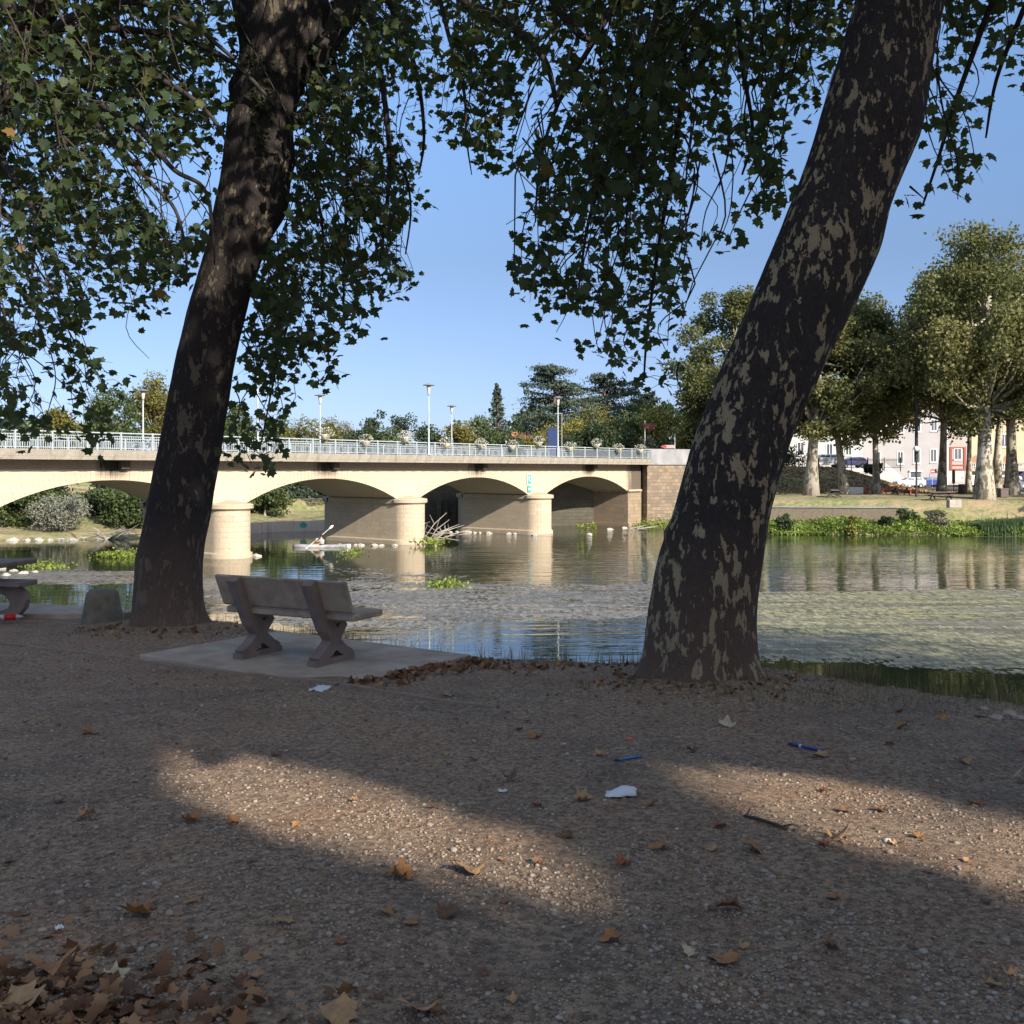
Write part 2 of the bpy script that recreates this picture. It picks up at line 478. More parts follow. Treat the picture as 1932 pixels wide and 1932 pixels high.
M['grey_conc'] = pm('grey_concrete', (.33, .33, .34), (.2, .2, .21), 0.9, 0.9, 12, 0.4, 0.02, (1, 1, .4))
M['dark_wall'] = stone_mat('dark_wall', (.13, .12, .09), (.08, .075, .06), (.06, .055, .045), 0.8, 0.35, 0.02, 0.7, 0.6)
M['quay'] = stone_mat('quay_wall', (.48, .44, .38), (.36, .33, .29), (.3, .27, .24), 3.0, 3.0, 0.005, 1.0, 0.05, (.07, .065, .06))

def water_mat():
    m, nt, p = newmat('river_water')
    tc = N(nt, 'ShaderNodeTexCoord')
    def mp(s):
        q = N(nt, 'ShaderNodeMapping'); q.inputs['Scale'].default_value = s
        nt.links.new(tc.outputs['Object'], q.inputs[0]); return q.outputs[0]
    p.inputs['Base Color'].default_value = (.022, .03, .014, 1)
    p.inputs['Roughness'].default_value = 0.02
    p.inputs['IOR'].default_value = 1.33
    p.inputs['Specular IOR Level'].default_value = 1.0
    a = noise(nt, mp((.16, 1.0, 1)), 1.1, 3, 0.5, 0.3)
    b = noise(nt, mp((.35, 1.3, 1)), 3.2, 2, 0.5)
    reg = noise(nt, mp((.6, 1, 1)), 0.045, 2, 0.5)
    reg = ramp(nt, reg, [(0.36, 0.12), (0.58, 1.0)])
    sx = N(nt, 'ShaderNodeSeparateXYZ'); nt.links.new(tc.outputs['Object'], sx.inputs[0])
    rt = math_n(nt, 'DIVIDE', math_n(nt, 'ADD', sx.outputs['X'], 8.0), 14.0, clamp=True)
    amp = math_n(nt, 'ADD', math_n(nt, 'MULTIPLY', reg, math_n(nt, 'ADD', math_n(nt, 'MULTIPLY', rt, 0.9), 0.15)), 0.02)
    near = math_n(nt, 'DIVIDE', math_n(nt, 'SUBTRACT', sx.outputs['Y'], 28.0), 22.0, clamp=True)
    amp = math_n(nt, 'MULTIPLY', amp, math_n(nt, 'ADD', math_n(nt, 'MULTIPLY', near, 0.95), 0.05))
    h = math_n(nt, 'MULTIPLY', math_n(nt, 'ADD', a, math_n(nt, 'MULTIPLY', b, 0.25)), amp)
    bump(nt, p, h, 1.0, 0.10)
    return m
M['water'] = water_mat()

def mat_mat():
    m, nt, p = newmat('algae_mat')
    at = N(nt, 'ShaderNodeAttribute', attribute_name='dens')
    ry = N(nt, 'ShaderNodeAttribute', attribute_name='yel')
    v = coords(nt, (.4, .6, 1)); v2 = coords(nt, (1.1, .42, 1)); v3 = coords(nt)
    n1 = noise(nt, v, 0.8, 8, 0.75); n2 = noise(nt, v2, 3.2, 6, 0.8); n3 = noise(nt, v, 0.35, 4, 0.6); n4 = noise(nt, coords(nt, (2.2, .6, 1)), 4.5, 2, 0.6)
    al = math_n(nt, 'ADD', at.outputs['Fac'], math_n(nt, 'MULTIPLY', math_n(nt, 'SUBTRACT', n1, 0.5), 1.5))
    al = math_n(nt, 'ADD', al, math_n(nt, 'MULTIPLY', math_n(nt, 'SUBTRACT', n2, 0.5), 1.2))
    alpha = ramp(nt, al, [(0.47, 0.0), (0.53, 0.93)])
    g = mixc(nt, ramp(nt, n2, [(0.42, 0.0), (0.58, 1.0)]), (.07, .062, .05), (.24, .21, .175))
    yv = mixc(nt, ramp(nt, n2, [(0.42, 0.0), (0.58, 1.0)]), (.085, .085, .045), (.34, .32, .16))
    yy = math_n(nt, 'MULTIPLY', ry.outputs['Fac'], ramp(nt, n3, [(0.3, 0.45), (0.6, 1.0)]))
    c = mixc(nt, yy, g, yv)
    n5 = noise(nt, coords(nt, (.12, 1, 1)), 1.3, 5, 0.7, 0.4)
    c = mixc(nt, ramp(nt, n5, [(0.47, 0.0), (0.60, 0.8)]), c, (.07, .07, .055))
    n6 = noise(nt, coords(nt, (.2, 1, 1)), 0.45, 4, 0.6)
    c = mixc(nt, ramp(nt, n6, [(0.50, 0.0), (0.62, 0.7)]), c, (.13, .125, .11))
    c = mixc(nt, ramp(nt, n4, [(0.62, 0.0), (0.68, 0.8)]), c, (.42, .40, .30))
    nt.links.new(c, p.inputs['Base Color'])
    nt.links.new(math_n(nt, 'ADD', 0.45, math_n(nt, 'MULTIPLY', ry.outputs['Fac'], 0.35)), p.inputs['Roughness'])
    p.inputs['Specular IOR Level'].default_value = 0.4
    bump(nt, p, n2, 0.7, 0.05)
    tr = N(nt, 'ShaderNodeBsdfTransparent')
    mx = N(nt, 'ShaderNodeMixShader')
    nt.links.new(alpha, mx.inputs[0]); nt.links.new(tr.outputs[0], mx.inputs[1]); nt.links.new(p.outputs[0], mx.inputs[2])
    nt.links.new(mx.outputs[0], nt.nodes.get('Material Output').inputs['Surface'])
    return m
M['algae'] = mat_mat()

# ------------------------------------------------------------------ terrain
CX = np.array([-400, -120, -60, -30, -16, -9, -6.2, -5.0, -4.2, -3, -2, -1.1, -.4, .95, 1.6, 2.3, 3, 3.5, 4.0, 6, 12, 30, 400])
CY = np.array([60, 30, 24, 20, 18.2, 16.6, 15.2, 14.3, 13.9, 13.1, 12.2, 11.3, 10.8, 10.25, 10.2, 9.7, 9.2, 8.75, 8.1, 6.9, 4.5, -4, -200])
def wob(x, y, s=1.0):
    return (np.sin(x*1.7*s+np.sin(y*1.3*s))*np.cos(y*2.1*s+1.3)+0.5*np.sin(x*4.3*s+y*3.1*s)+0.3*np.sin(x*9.1*s-y*7.7*s))
def near_h(x, y):
    x = np.asarray(x, float); y = np.asarray(y, float)
    z = -0.045*np.clip(y-3, -6, 14)
    z = z+0.012*wob(x, y)
    # soil heaped at the feet of the two planes
    for cx, cy, a, s in ((1.62, 9.0, .10, 1.1), (-4.35, 13.2, .10, 1.2)):
        z = z+a*np.exp(-((x-cx)**2+(y-cy)**2)/(s*s))
    d = y-np.interp(x, CX, CY)-0.10*wob(x, y, 1.5)
    d = np.clip(d, -50, 12)
    z = z-np.where(d > 0, 0.95*d+0.1*np.tanh(d*4), 0)+np.where(d > 0, 0.05*wob(x, y, 2)*np.clip(d, 0, 1), 0)
    return np.maximum(z, -6)

def grid_mesh(name, xs, ys, hf, mat, keep=None):
    X, Y = np.meshgrid(xs, ys)
    Z = hf(X, Y)
    V = np.stack([X, Y, Z], -1).reshape(-1, 3)
    nx, ny = len(xs), len(ys)
    I = np.arange(nx*ny).reshape(ny, nx)
    Fc = np.stack([I[:-1, :-1], I[:-1, 1:], I[1:, 1:], I[1:, :-1]], -1).reshape(-1, 4)
    return fast_mesh(name, V, Fc, mat, smooth=True)

xs = np.concatenate([np.linspace(-400, -24, 24), np.arange(-23, -9, .4), np.arange(-9, 9, .09), np.arange(9, 24, .4), np.linspace(25, 400, 24)])
ys = np.concatenate([np.linspace(-400, -12, 24), np.arange(-11, 2, .5), np.arange(2, 18, .09), np.arange(18, 34, .8)])
tag(grid_mesh('ground', xs, ys, near_h, M['dirt']), kind='structure')

SX = np.array([-600, -200, -90, -60, -45, -33, -26, -22, -16, -9, -3, 5, 14, 18, 19.5, 21, 23, 45, 70, 120, 300, 600])
SY = np.array([-60, 58, 75, 80.5, 82.5, 84, 91, 96, 98, 101.5, 104.5, 106.5, 108, 106, 100, 94, 91.5, 88.8, 84, 66, -30, -200])
def sstep(x): x = np.clip(x, 0, 1); return x*x*(3-2*x)
def far_h(x, y):
    x = np.asarray(x, float); y = np.asarray(y, float)
    d = (y-np.interp(x, SX, SY))
    # right: low planted shelf, small bank, flat park
    zr = WATER-.35+ .75*sstep((d+.6)/1.5) + 2.55*sstep((d-3.2)/4.5)+.25*sstep((d-8)/6)
    zr = zr+2.9*sstep((y-115-.12*(x-24))/9)*sstep((52-x)/14)      # leaf-covered bank up to the street
    zr = zr+.03*wob(x*.5, y*.5)
    # left: low quay, slope, garden, rising to street level
    zl = WATER-.4+1.2*sstep((d+.2)/1.0)+.8*sstep((d-1.5)/7)+1.1*sstep((d-9.5)/.8)+3.6*sstep((d-16)/14)
    zl2 = WATER-.4+.9*sstep((d+.5)/3.0)+1.5*sstep((d-3)/8)+4.3*sstep((d-14)/16)
    zl = np.where(x < -27, zl2, zl)
    zl = zl + np.where(x > -12, 6.5*sstep((d-1.8)/1.0), 0)
    zl = np.minimum(zl, 2.6)
    k = sstep((x-15.5)/4.5)
    z = zl*(1-k)+zr*k
    z = np.where(d < -.8, -7, z)
    return z
xs = np.concatenate([np.linspace(-600, -75, 14), np.arange(-72, 80, .8), np.linspace(82, 600, 16)])
ys = np.concatenate([np.linspace(-60, 64, 12), np.arange(66, 165, .6), np.linspace(168, 1600, 24)])

def far_ground_mat():
    m, nt, p = newmat('park_ground')
    v = coords(nt); v2 = coords(nt, (.4, 1, 1))
    n1 = noise(nt, v2, 0.35, 5, 0.65); n2 = noise(nt, v, 2.5, 8, 0.75); n3 = noise(nt, v2, 0.9, 4, 0.6)
    c = mixc(nt, ramp(nt, n1, [(0.38, 0.0), (0.52, 1.0)]), (.33, .25, .15), (.12, .16, .045))
    c = mixc(nt, ramp(nt, n2, [(0.4, 0.0), (0.65, 0.7)]), c, (.42, .32, .2))
    c = mixc(nt, ramp(nt, n3, [(0.62, 0.0), (0.72, 0.8)]), c, (.13, .09, .06))
    nt.links.new(c, p.inputs['Base Color']); p.inputs['Roughness'].default_value = 0.95
    bump(nt, p, n2, 1.0, 0.12)
    return m
M['park'] = far_ground_mat()
tag(grid_mesh('far_bank_ground', xs, ys, far_h, M['park']), kind='structure')

wtr = MB().add([(-700, -250, 0), (700, -250, 0), (700, 700, 0), (-700, 700, 0)], [(0, 1, 2, 3)]).build('river_water', M['water'], loc=(0, 0, WATER))
tag(wtr, kind='structure')

def inpoly(P, poly):
    poly = np.asarray(poly, float)
    x, y = P[:, 0], P[:, 1]
    c = np.zeros(len(P), bool)
    j = len(poly)-1
    for i in range(len(poly)):
        xi, yi = poly[i]; xj, yj = poly[j]
        with np.errstate(divide='ignore', invalid='ignore'):
            t = ((yi > y) != (yj > y)) & (x < (xj-xi)*(y-yi)/(yj-yi+1e-12)+xi)
        c ^= t
        j = i
    return c

# algae mats floating 4 mm above the water: the outline follows what is seen across the river
def wpt(u, v):
    y = (CAMZ-WATER)*F/(v-888.0)
    return ((u-966)/F*y, y)
def wpoly(pts): return [wpt(*p) for p in pts]
def build_mats():
    xs = np.arange(-32, 62, .5); ys = np.arange(22, 100, .5)
    X, Y = np.meshgrid(xs, ys)
    P = np.stack([X.ravel(), Y.ravel()], 1)
    dens = np.zeros(len(P)); yel = np.zeros(len(P))
    regs = [
        (wpoly([(350, 1112), (520, 1098), (700, 1092), (1000, 1102), (1260, 1098), (1260, 1178), (1010, 1176), (880, 1170), (760, 1195), (560, 1192), (380, 1160)]), .62, .12),
        (wpoly([(600, 1068), (800, 1075), (960, 1092), (760, 1100), (600, 1095)]), .42, .05),
        (wpoly([(380, 1150), (620, 1160), (850, 1165), (780, 1215), (380, 1200)]), .36, .05),
        (wpoly([(-40, 1078), (130, 1073), (260, 1078), (380, 1085), (520, 1100), (380, 1150), (300, 1105), (130, 1104), (-40, 1100)]), .70, .05),
        (wpoly([(1380, 1118), (1932, 1110), (2300, 1108), (2300, 1310), (1932, 1278), (1760, 1262), (1600, 1252), (1380, 1250)]), .78, .95),
        (wpoly([(1380, 1011), (1500, 1008), (1932, 1014), (2300, 1016), (2300, 1007), (1932, 1006), (1500, 1004), (1250, 1003), (1200, 1000)]), .8, 1.0),
        (wpoly([(1790, 1303), (1870, 1305), (1850, 1318), (1780, 1314)]), .75, .6),
    ]
    # edge-softened densities
    for poly, d, yv in regs:
        acc = np.zeros(len(P))
        for ox, oy in ((0, 0), (.7, 0), (-.7, 0), (0, .9), (0, -.9), (1.2, 1.2), (-1.2, -1.2)):
            acc += inpoly(P+np.array([ox, oy]), poly)/7
        dens = np.maximum(dens, acc*d)
        yel = np.where(acc > 0, np.maximum(yel, acc*yv), yel)
    I = np.arange(len(P)).reshape(len(ys), len(xs))
    Fc = np.stack([I[:-1, :-1], I[:-1, 1:], I[1:, 1:], I[1:, :-1]], -1).reshape(-1, 4)
    keep = dens[Fc].max(1) > .02
    Fc = Fc[keep]
    V = np.column_stack([P, np.full(len(P), WATER+.004)])
    used, inv = np.unique(Fc, return_inverse=True)
    o = fast_mesh('algae_mat', V[used], inv.reshape(Fc.shape), M['algae'])
    for nm, arr in (('dens', dens), ('yel', yel)):
        a = o.data.attributes.new(nm, 'FLOAT', 'POINT'); a.data.foreach_set('value', arr[used].astype(np.float32))
    tag(o, 'brown and yellow-green algae mats floating on the river', 'algae', kind='stuff')
build_mats()

# ------------------------------------------------------------------ bridge
BDIR = Vector((.63, .775, 0)).normalized()
BR = math.atan2(BDIR.y, BDIR.x)
BO = Vector((-18.6, 67.0, 0))
BW = 7.8
def bpt(t, back=0.0, z=0.0):
    nrm = Vector((-BDIR.y, BDIR.x, 0))
    p = BO+BDIR*t+nrm*back; p.z = z
    return p
bridge = empty('stone_bridge', BO, BR, 'long cream limestone road bridge with low arches over the river', 'bridge')
HALF = 13.75/2
RISE = CRN-SPR
RAD = (HALF*HALF+RISE*RISE)/(2*RISE)
T0, T1 = .15-3*PER, .15+3*PER
FTOP = CAMZ+.05
def soffit(t):
    k = ((t-T0) % PER)
    x = k-PER/2
    if abs(x) >= HALF: return SPR
    return CRN-RAD+math.sqrt(RAD*RAD-x*x)
ts = []
for i in range(6):
    a = T0+i*PER
    ts += [a, a+PER/2-HALF-.001]
    ts += list(a+PER/2+HALF*np.linspace(-1, 1, 41))
    ts += [a+PER/2+HALF+.001]
ts += [T1, T1+1.2]
ts = sorted(set(round(float(t), 4) for t in ts))
b = MB()
prev = None
for t in ts:
    zb = SPR if t > T1 else soffit(t)
    base = len(b.v)
    b.v += [(t, 0, zb), (t, 0, FTOP+.6), (t, BW, FTOP+.6), (t, BW, zb)]
    if prev is not None:
        for j in range(4):
            k = (j+1) % 4
            b.f.append((prev+j, prev+k, base+k, base+j))
    prev = base
b.build('arches', M['lime'], bridge)
# arch ring, 3 mm proud: row of voussoirs as real wedge joints
for i in range(6):
    b = MB()
    c0 = T0+i*PER+PER/2
    am = math.asin(HALF/RAD)
    nv = 47
    for j in range(nv):
        a0 = -am+2*am*j/nv+.0009; a1 = -am+2*am*(j+1)/nv-.0009
        dep = .62 if j % 2 else .74
        cz = CRN-RAD
        q = [(c0+RAD*math.sin(a0), cz+RAD*math.cos(a0)), (c0+RAD*math.sin(a1), cz+RAD*math.cos(a1)),
             (c0+(RAD+dep)*math.sin(a1), cz+(RAD+dep)*math.cos(a1)), (c0+(RAD+dep)*math.sin(a0), cz+(RAD+dep)*math.cos(a0))]
        q = [(x, min(z, FTOP-.02)) for x, z in q]
        b.prism(q, 'y', -.025, .02)
    b.build('arch_ring', M['lime'], bridge)
b = MB().box(T0, -.02, FTOP+.004, T1+1.1, BW+.02, CAMZ+.62)  # strip under the overhang, darkened in colour for its shadow
b.build('shade_band', M['band'], bridge)
b = MB()
# weathered lip of the cantilevered footway, slightly uneven face
sg = np.arange(T0, T1+1.15, .35)
pv = None
for t in sg:
    e = .02*math.sin(t*5.1)+.018*math.sin(t*11.7+1)
    base = len(b.v)
    b.v += [(t, -1.33+e, CAMZ+.62), (t, -1.36-e, CAMZ+1.16), (t, -1.30, CAMZ+1.2), (t, BW+1.3, CAMZ+1.2), (t, BW+1.33, CAMZ+.62)]
    if pv is not None:
        for j in range(5):
            k = (j+1) % 5
            b.f.append((pv+j, pv+k, base+k, base+j))
    pv = base
b.build('cornice', M['cornice'], bridge)
M['drain'] = pm('drain_dark', (.05, .045, .035), (.09, .075, .055), 4, 0.9)
for i in range(6):
    c0 = T0+i*PER+PER/2+.6
    MB().box(c0-.28, -.45, CAMZ+.10, c0+.28, -.03, CAMZ+.60, .03).build('drain_outlet', M['drain'], bridge)
for i in range(7):
    tc_ = T0+i*PER
    if i == 6: continue
    b = MB()
    r = 1.32
    prof = [(r+.14, WATER-2), (r+.14, WATER+.32), (r, WATER+.40), (r, SPR-.42)]
    b.lathe(prof, (tc_, 0, 0), 28, math.pi, 2*math.pi)
    b.lathe(prof, (tc_, BW, 0), 28, 0, math.pi)
    for rr, z0, z1 in ((r+.14, WATER-2, WATER+.32), (r, WATER+.40, SPR-.42)):
        b.add([(tc_-rr, 0, z0), (tc_-rr, BW, z0), (tc_-rr, BW, z1), (tc_-rr, 0, z1)], [(0, 1, 2, 3)])
        b.add([(tc_+rr, 0, z0), (tc_+rr, BW, z0), (tc_+rr, BW, z1), (tc_+rr, 0, z1)], [(0, 1, 2, 3)])
    for sg_ in (-1, 1):
        b.add([(tc_+sg_*(r+.14), 0, WATER+.32), (tc_+sg_*(r+.14), BW, WATER+.32), (tc_+sg_*r, BW, WATER+.40), (tc_+sg_*r, 0, WATER+.40)], [(0, 1, 2, 3)])
    po = b.build('pier', M['lime_pier'], bridge)
    b = MB()
    rc = r+.20
    for cy, a0 in ((0, math.pi), (BW, 0)):
        b.lathe([(rc-.1, SPR-.42), (rc, SPR-.34), (rc, SPR-.10), (rc-.04, SPR-.06), (.25, SPR+.16), (.02, SPR+.17)], (tc_, cy, 0), 28, a0, a0+math.pi)
    for sg_ in (-1, 1):
        b.box(tc_+sg_*(r+.0) if sg_ > 0 else tc_-rc+.1, .05, SPR-.42, tc_+rc-.1 if sg_ > 0 else tc_-r, BW-.05, SPR-.05)
    b.build('pier_cap', M['lime_pier'], bridge)
# abutment at the town end
b = MB()
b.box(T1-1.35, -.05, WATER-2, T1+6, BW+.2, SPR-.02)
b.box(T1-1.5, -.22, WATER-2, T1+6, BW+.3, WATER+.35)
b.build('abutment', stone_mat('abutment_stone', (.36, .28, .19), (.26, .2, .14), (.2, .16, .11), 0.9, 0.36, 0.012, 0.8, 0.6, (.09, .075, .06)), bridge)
b = MB().box(T1-1.5, -.3, SPR-.02, T1+1.0, BW, SPR+.2, .04)
b.build('abutment_cap', M['lime_pier'], bridge)
b = MB().box(T0, -1.0, CAMZ+1.204, T1+40, BW+1.0, CAMZ+1.21)
ro = b.build('road', M['asphalt'], None, loc=BO, rz=BR); tag(ro, kind='structure')

# wing wall beside the bridge end
ww = empty('wing_wall', (0, 0, 0), 0, 'brown rubble stone river wall with grey concrete parapet at the bridge end', 'wall')
pts = [(bpt(T1+1.0, -.9).x, bpt(T1+1.0, -.9).y), (18.4, 107.6), (22.5, 108.5), (27, 113)]
def wall_strip(pts, z0, z1, th):
    b = MB()
    for i in range(len(pts)-1):
        p = Vector((*pts[i], 0)); q = Vector((*pts[i+1], 0))
        d = (q-p).normalized(); n = Vector((-d.y, d.x, 0))*th
        vs = [(*p.xy, z0), (*q.xy, z0), (*(q+n).xy, z0), (*(p+n).xy, z0), (*p.xy, z1), (*q.xy, z1), (*(q+n).xy, z1), (*(p+n).xy, z1)]
        b.add(vs, [(3,2,1,0),(4,5,6,7),(0,1,5,4),(1,2,6,5),(2,3,7,6),(3,0,4,7)])
    return b
wall_strip(pts, WATER-1, CAMZ+.62, 1.0).build('stone_face', M['rubble'], ww)
wall_strip([(x, y-.18) for x, y in pts], CAMZ+.62, CAMZ+.85, 1.3).build('coping', M['grey_conc'], ww)
wall_strip(pts, CAMZ+.85, CAMZ+2.25, .4).build('parapet', M['grey_conc'], ww)
b = MB()
for dx in (.9, 1.6):
    b.box(pts[0][0]+3.0+dx, pts[0][1]-.2, CAMZ+1.35, pts[0][0]+3.12+dx, pts[0][1]-.12, CAMZ+1.65)

# railings
def railing(label, yoff):
    r = empty('bridge_railing', bpt(0, yoff, CAMZ+1.2), BR, label, 'railing')
    h = 1.02; sp = 2.05
    n = int((T1+1-T0)/sp)
    post = MB().box(-.05, -.04, 0, .05, .04, h+.02, .01).build('post', M['steel_rail'], r)
    pan = MB()
    pan.box(0, -.035, h-.07, sp, .035, h, .008)
    pan.box(.06, -.018, h-.24, sp-.06, .018, h-.2)
    pan.box(.06, -.018, .08, sp-.06, .018, .12)
    k = 14
    for j in range(k):
        x = .1+(sp-.2)*j/(k-1)
        pan.box(x-.014, -.014, .12, x+.014, .014, h-.24)
    pan = pan.build('panel', M['steel_rail'], r)
    vis0 = int((-19-T0)/sp)
    first = True
    for i in range(vis0, n+1):
        x = T0+i*sp
        if first: a, c = post, pan; first = False
        else:
            a = post.copy(); c = pan.copy(); COL.objects.link(a); COL.objects.link(c); a.parent = r; c.parent = r
        a.location = (x, 0, 0); c.location = (x, 0, 0)
    # the unseen rest in one piece
    return r
railing('pale grey metal railing along the near edge of the bridge', -1.15)
railing('pale grey metal railing along the far edge of the bridge', BW+1.15)

# bridge lamps
def lamp():
    r = empty('street_lamp')
    MB().lathe([(.001, 0), (.16, 0), (.16, .04), (.09, .08), (.085, .9), (.07, .95), (.055, 3.0), (.045, 4.55), (.001, 4.55)], n=12).build('pole', M['lamp_grey'], r, True)
    MB().lathe([(.001, 4.45), (.06, 4.45), (.09, 4.6), (.16, 5.05), (.17, 5.2), (.001, 5.2)], n=16).build('lantern', pm('lantern_glass', (.55, .53, .48), (.45, .43, .38), 4, 0.3), r, True)
    MB().lathe([(.001, 5.2), (.46, 5.2), (.47, 5.225), (.15, 5.33), (.001, 5.36)], n=24).build('disc_shade', M['lamp_disc'], r)
    return r
L0 = lamp()
lamps = [
 (17.6, -1.3, 5.55, 'tallest grey disc-topped lamp, on the near side over the middle pier', 0),
 (34.5, -1.3, 5.5, 'grey disc-topped lamp on near side in front of the dark cedar', 0),
 (1.4, -1.3, 5.5, 'grey lamp on near side of bridge, half hidden by hanging plane leaves', 0),
 (-.6, BW+1.3, 4.5, 'grey lamp on far side of bridge just left of the thick trunk', 0),
 (15.5, BW+1.3, 5.1, 'grey disc-topped lamp on far side in front of round olive bush', 0),
 (31.6, BW+1.3, 5.0, 'shortest grey disc-topped lamp, on far side before the slender conifer', 0),
]
for i, (t, bk, h, lab, _) in enumerate(lamps):
    o = L0 if i == 0 else copy_tree(L0)
    o.location = bpt(t, bk, CAMZ+1.2); o.scale = (1, 1, h/5.3)
    tag(o, lab, 'street lamp', 'lamps along the bridge')

def planter():
    r = empty('flower_basket')
    MB().lathe([(.001, 0), (.18, 0), (.34, .32), (.36, .4), (.30, .4), (.001, .36)], n=14).build('pot', M['pot'], r, True)
    P = rng.normal(size=(260, 3)); P /= np.linalg.norm(P, axis=1, keepdims=True); P *= (.5+.25*rng.random((260, 1)))*np.array([1, .8, .62]); P[:, 2] += .55
    leaves('flowers', P, rng.uniform(.07, .14, 260), M['flowers'], r, seed=3)
    return r
P0 = planter()
pl = [(613, 'white-flowered pot at foot of the lamp before the round olive bush'), (690, 'trailing white flower basket left of the twin flower pots'), (765, 'white flower pot just left of tallest bridge lamp'),
      (842, 'white flower basket just left of shortest bridge lamp'), (908, 'white flower basket in front of the pale green shrub'), (966, 'white flower basket below the slender conifer'),
      (1017, 'round white flower ball just left of lamp by the blue panel'), (1075, 'white flower basket right of the dark blue panel'), (1126, 'bright white flower ball before the dark green bush'),
      (1167, 'wide white flower basket, second from the concrete parapet'), (1208, 'last white flower basket beside the concrete parapet')]
for i, (u, lab) in enumerate(pl):
    o = P0 if i == 0 else copy_tree(P0)
    k = (u-966)/F
    off = -1.45 if i not in (0,) else -1.5
    base = bpt(0, off)
    t = (k*base.y-base.x)/(BDIR.x-k*BDIR.y)
    p = bpt(t, off)
    o.location = (p.x, p.y, CAMZ+1.2+(.95 if i in (0, 2, 6, 8) else .55))
    o.rotation_euler = (0, 0, i*1.3)
    o.scale = (.95,)*3
    tag(o, lab, 'flower basket', 'flower baskets hung on the bridge railing')

# small plates on the bridge face above the third pier
def text_obj(name, body, size, mat, parent, loc, rot, ext=.004):
    cu = bpy.data.curves.new(name, 'FONT'); cu.body = body; cu.size = size; cu.extrude = ext; cu.align_x = 'CENTER'
    cu.materials.append(mat)
    tmp = bpy.data.objects.new(name, cu); COL.objects.link(tmp)
    bpy.context.view_layer.update()
    me = bpy.data.meshes.new_from_object(tmp.evaluated_get(bpy.context.evaluated_depsgraph_get()))
    COL.objects.unlink(tmp); bpy.data.objects.remove(tmp)
    o = bpy.data.objects.new(name, me); COL.objects.link(o); o.parent = parent; o.location = loc; o.rotation_euler = rot
    return o
M['teal'] = pm('teal_paint', (.05, .32, .27), (.06, .36, .30), 3, 0.5)
M['plate_white'] = pm('plate_white', (.8, .82, .8), (.75, .78, .76), 3, 0.5)
tp = 31.85
s = empty('kayak_sign', bpt(tp, -.06, 0), BR, 'small teal and white river sign on bridge face above the third pier', 'sign')
zc = CAMZ-.78
MB().box(-.33, -.04, zc-.48, .33, 0, zc+.48).build('plate', M['plate_white'], s)
b = MB().box(-.27, -.045, zc-.42, .27, -.04, zc+.42); b.build('panel', M['teal'], s)
b = MB(); b.prism([(-.22, zc+.18), (.02, zc+.30), (.12, zc+.22), (-.0, zc-.02), (.2, zc-.12), (.14, zc-.2), (-.12, zc-.08), (-.08, zc+.1)], 'y', -.052, -.046); b.lathe([(.001, 0), (.07, 0), (.07, .005), (.001, .005)], (.0, -.05, zc+.3), 10)
b.build('figure', M['plate_white'], s)
s = empty('arrow_sign', bpt(tp, -.06, 0), BR, 'tiny teal arrow plate under the river sign on the bridge face', 'sign')
zc = CAMZ-1.65
MB().box(-.27, -.04, zc-.27, .27, 0, zc+.27).build('plate', M['teal'], s)
b = MB().prism([(-.2, zc), (.0, zc+.12), (.0, zc+.05), (.2, zc+.1), (.2, zc-.02), (.0, zc-.05), (.0, zc-.12)], 'y', -.048, -.041); b.build('arrow', M['plate_white'], s)

# posts and signs behind the parapet
def spot(u, v_base, y): return px(u, v_base, y)
s = empty('blue_panel', (4.3, 109, 2.6), 0, 'tall dark blue panel standing behind the bridge railing', 'sign')
MB().box(-.55, -.05, .3, .55, .05, 3.6, .03).build('panel', pm('navy', (.02, .035, .10), (.025, .045, .13), 2, 0.6), s)
b = MB(); b.box(-.45, -.03, 0, -.38, .03, .3); b.box(.38, -.03, 0, .45, .03, .3); b.build('leg', M['dark_metal'], s)
s = empty('street_lamp', (5.2, 107, 2.6), 0, 'thin dark lamp post with flat arm right of the blue panel', 'street lamp')
MB().lathe([(.07, 0), (.05, 4.9), (.001, 4.95)], n=8).build('pole', M['lamp_disc'], s)
MB().box(-.75, -.06, 4.9, .1, .06, 5.0, .02).build('arm', M['lamp_disc'], s)
s = empty('sign_post', (14.4, 111, 2.6), 0, 'thin pole with dark red sign at the concrete parapet', 'sign post')
MB().lathe([(.06, 0), (.05, 4.4), (.001, 4.45)], n=8).build('pole', M['lamp_grey'], s)
MB().box(-.2, -.05, 3.5, 1.1, 0, 4.1, .02).build('plate', pm('dark_red', (.16, .04, .035), (.12, .03, .03), 2, 0.6), s)
s = empty('sign_post', (17.3, 108.8, 2.6), 0, 'grey post with small red and white arrow sign above the parapet', 'sign post')
MB().lathe([(.05, 0), (.05, 2.9), (.001, 2.95)], n=8).build('pole', M['lamp_grey'], s)
MB().prism([(-1.5, 1.55), (-1.1, 1.72), (-.02, 1.72), (-.02, 1.38), (-1.1, 1.38)], 'y', -.07, -.02).build('plate', pm('sign_pink', (.5, .3, .3), (.45, .33, .33), 2, 0.6), s)
MB().prism([(-1.45, 1.55), (-1.1, 1.69), (-.9, 1.69), (-.9, 1.41), (-1.1, 1.41)], 'y', -.078, -.071).build('red_tip', pm('red', (.45, .04, .03), (.4, .05, .04), 2, 0.6), s)

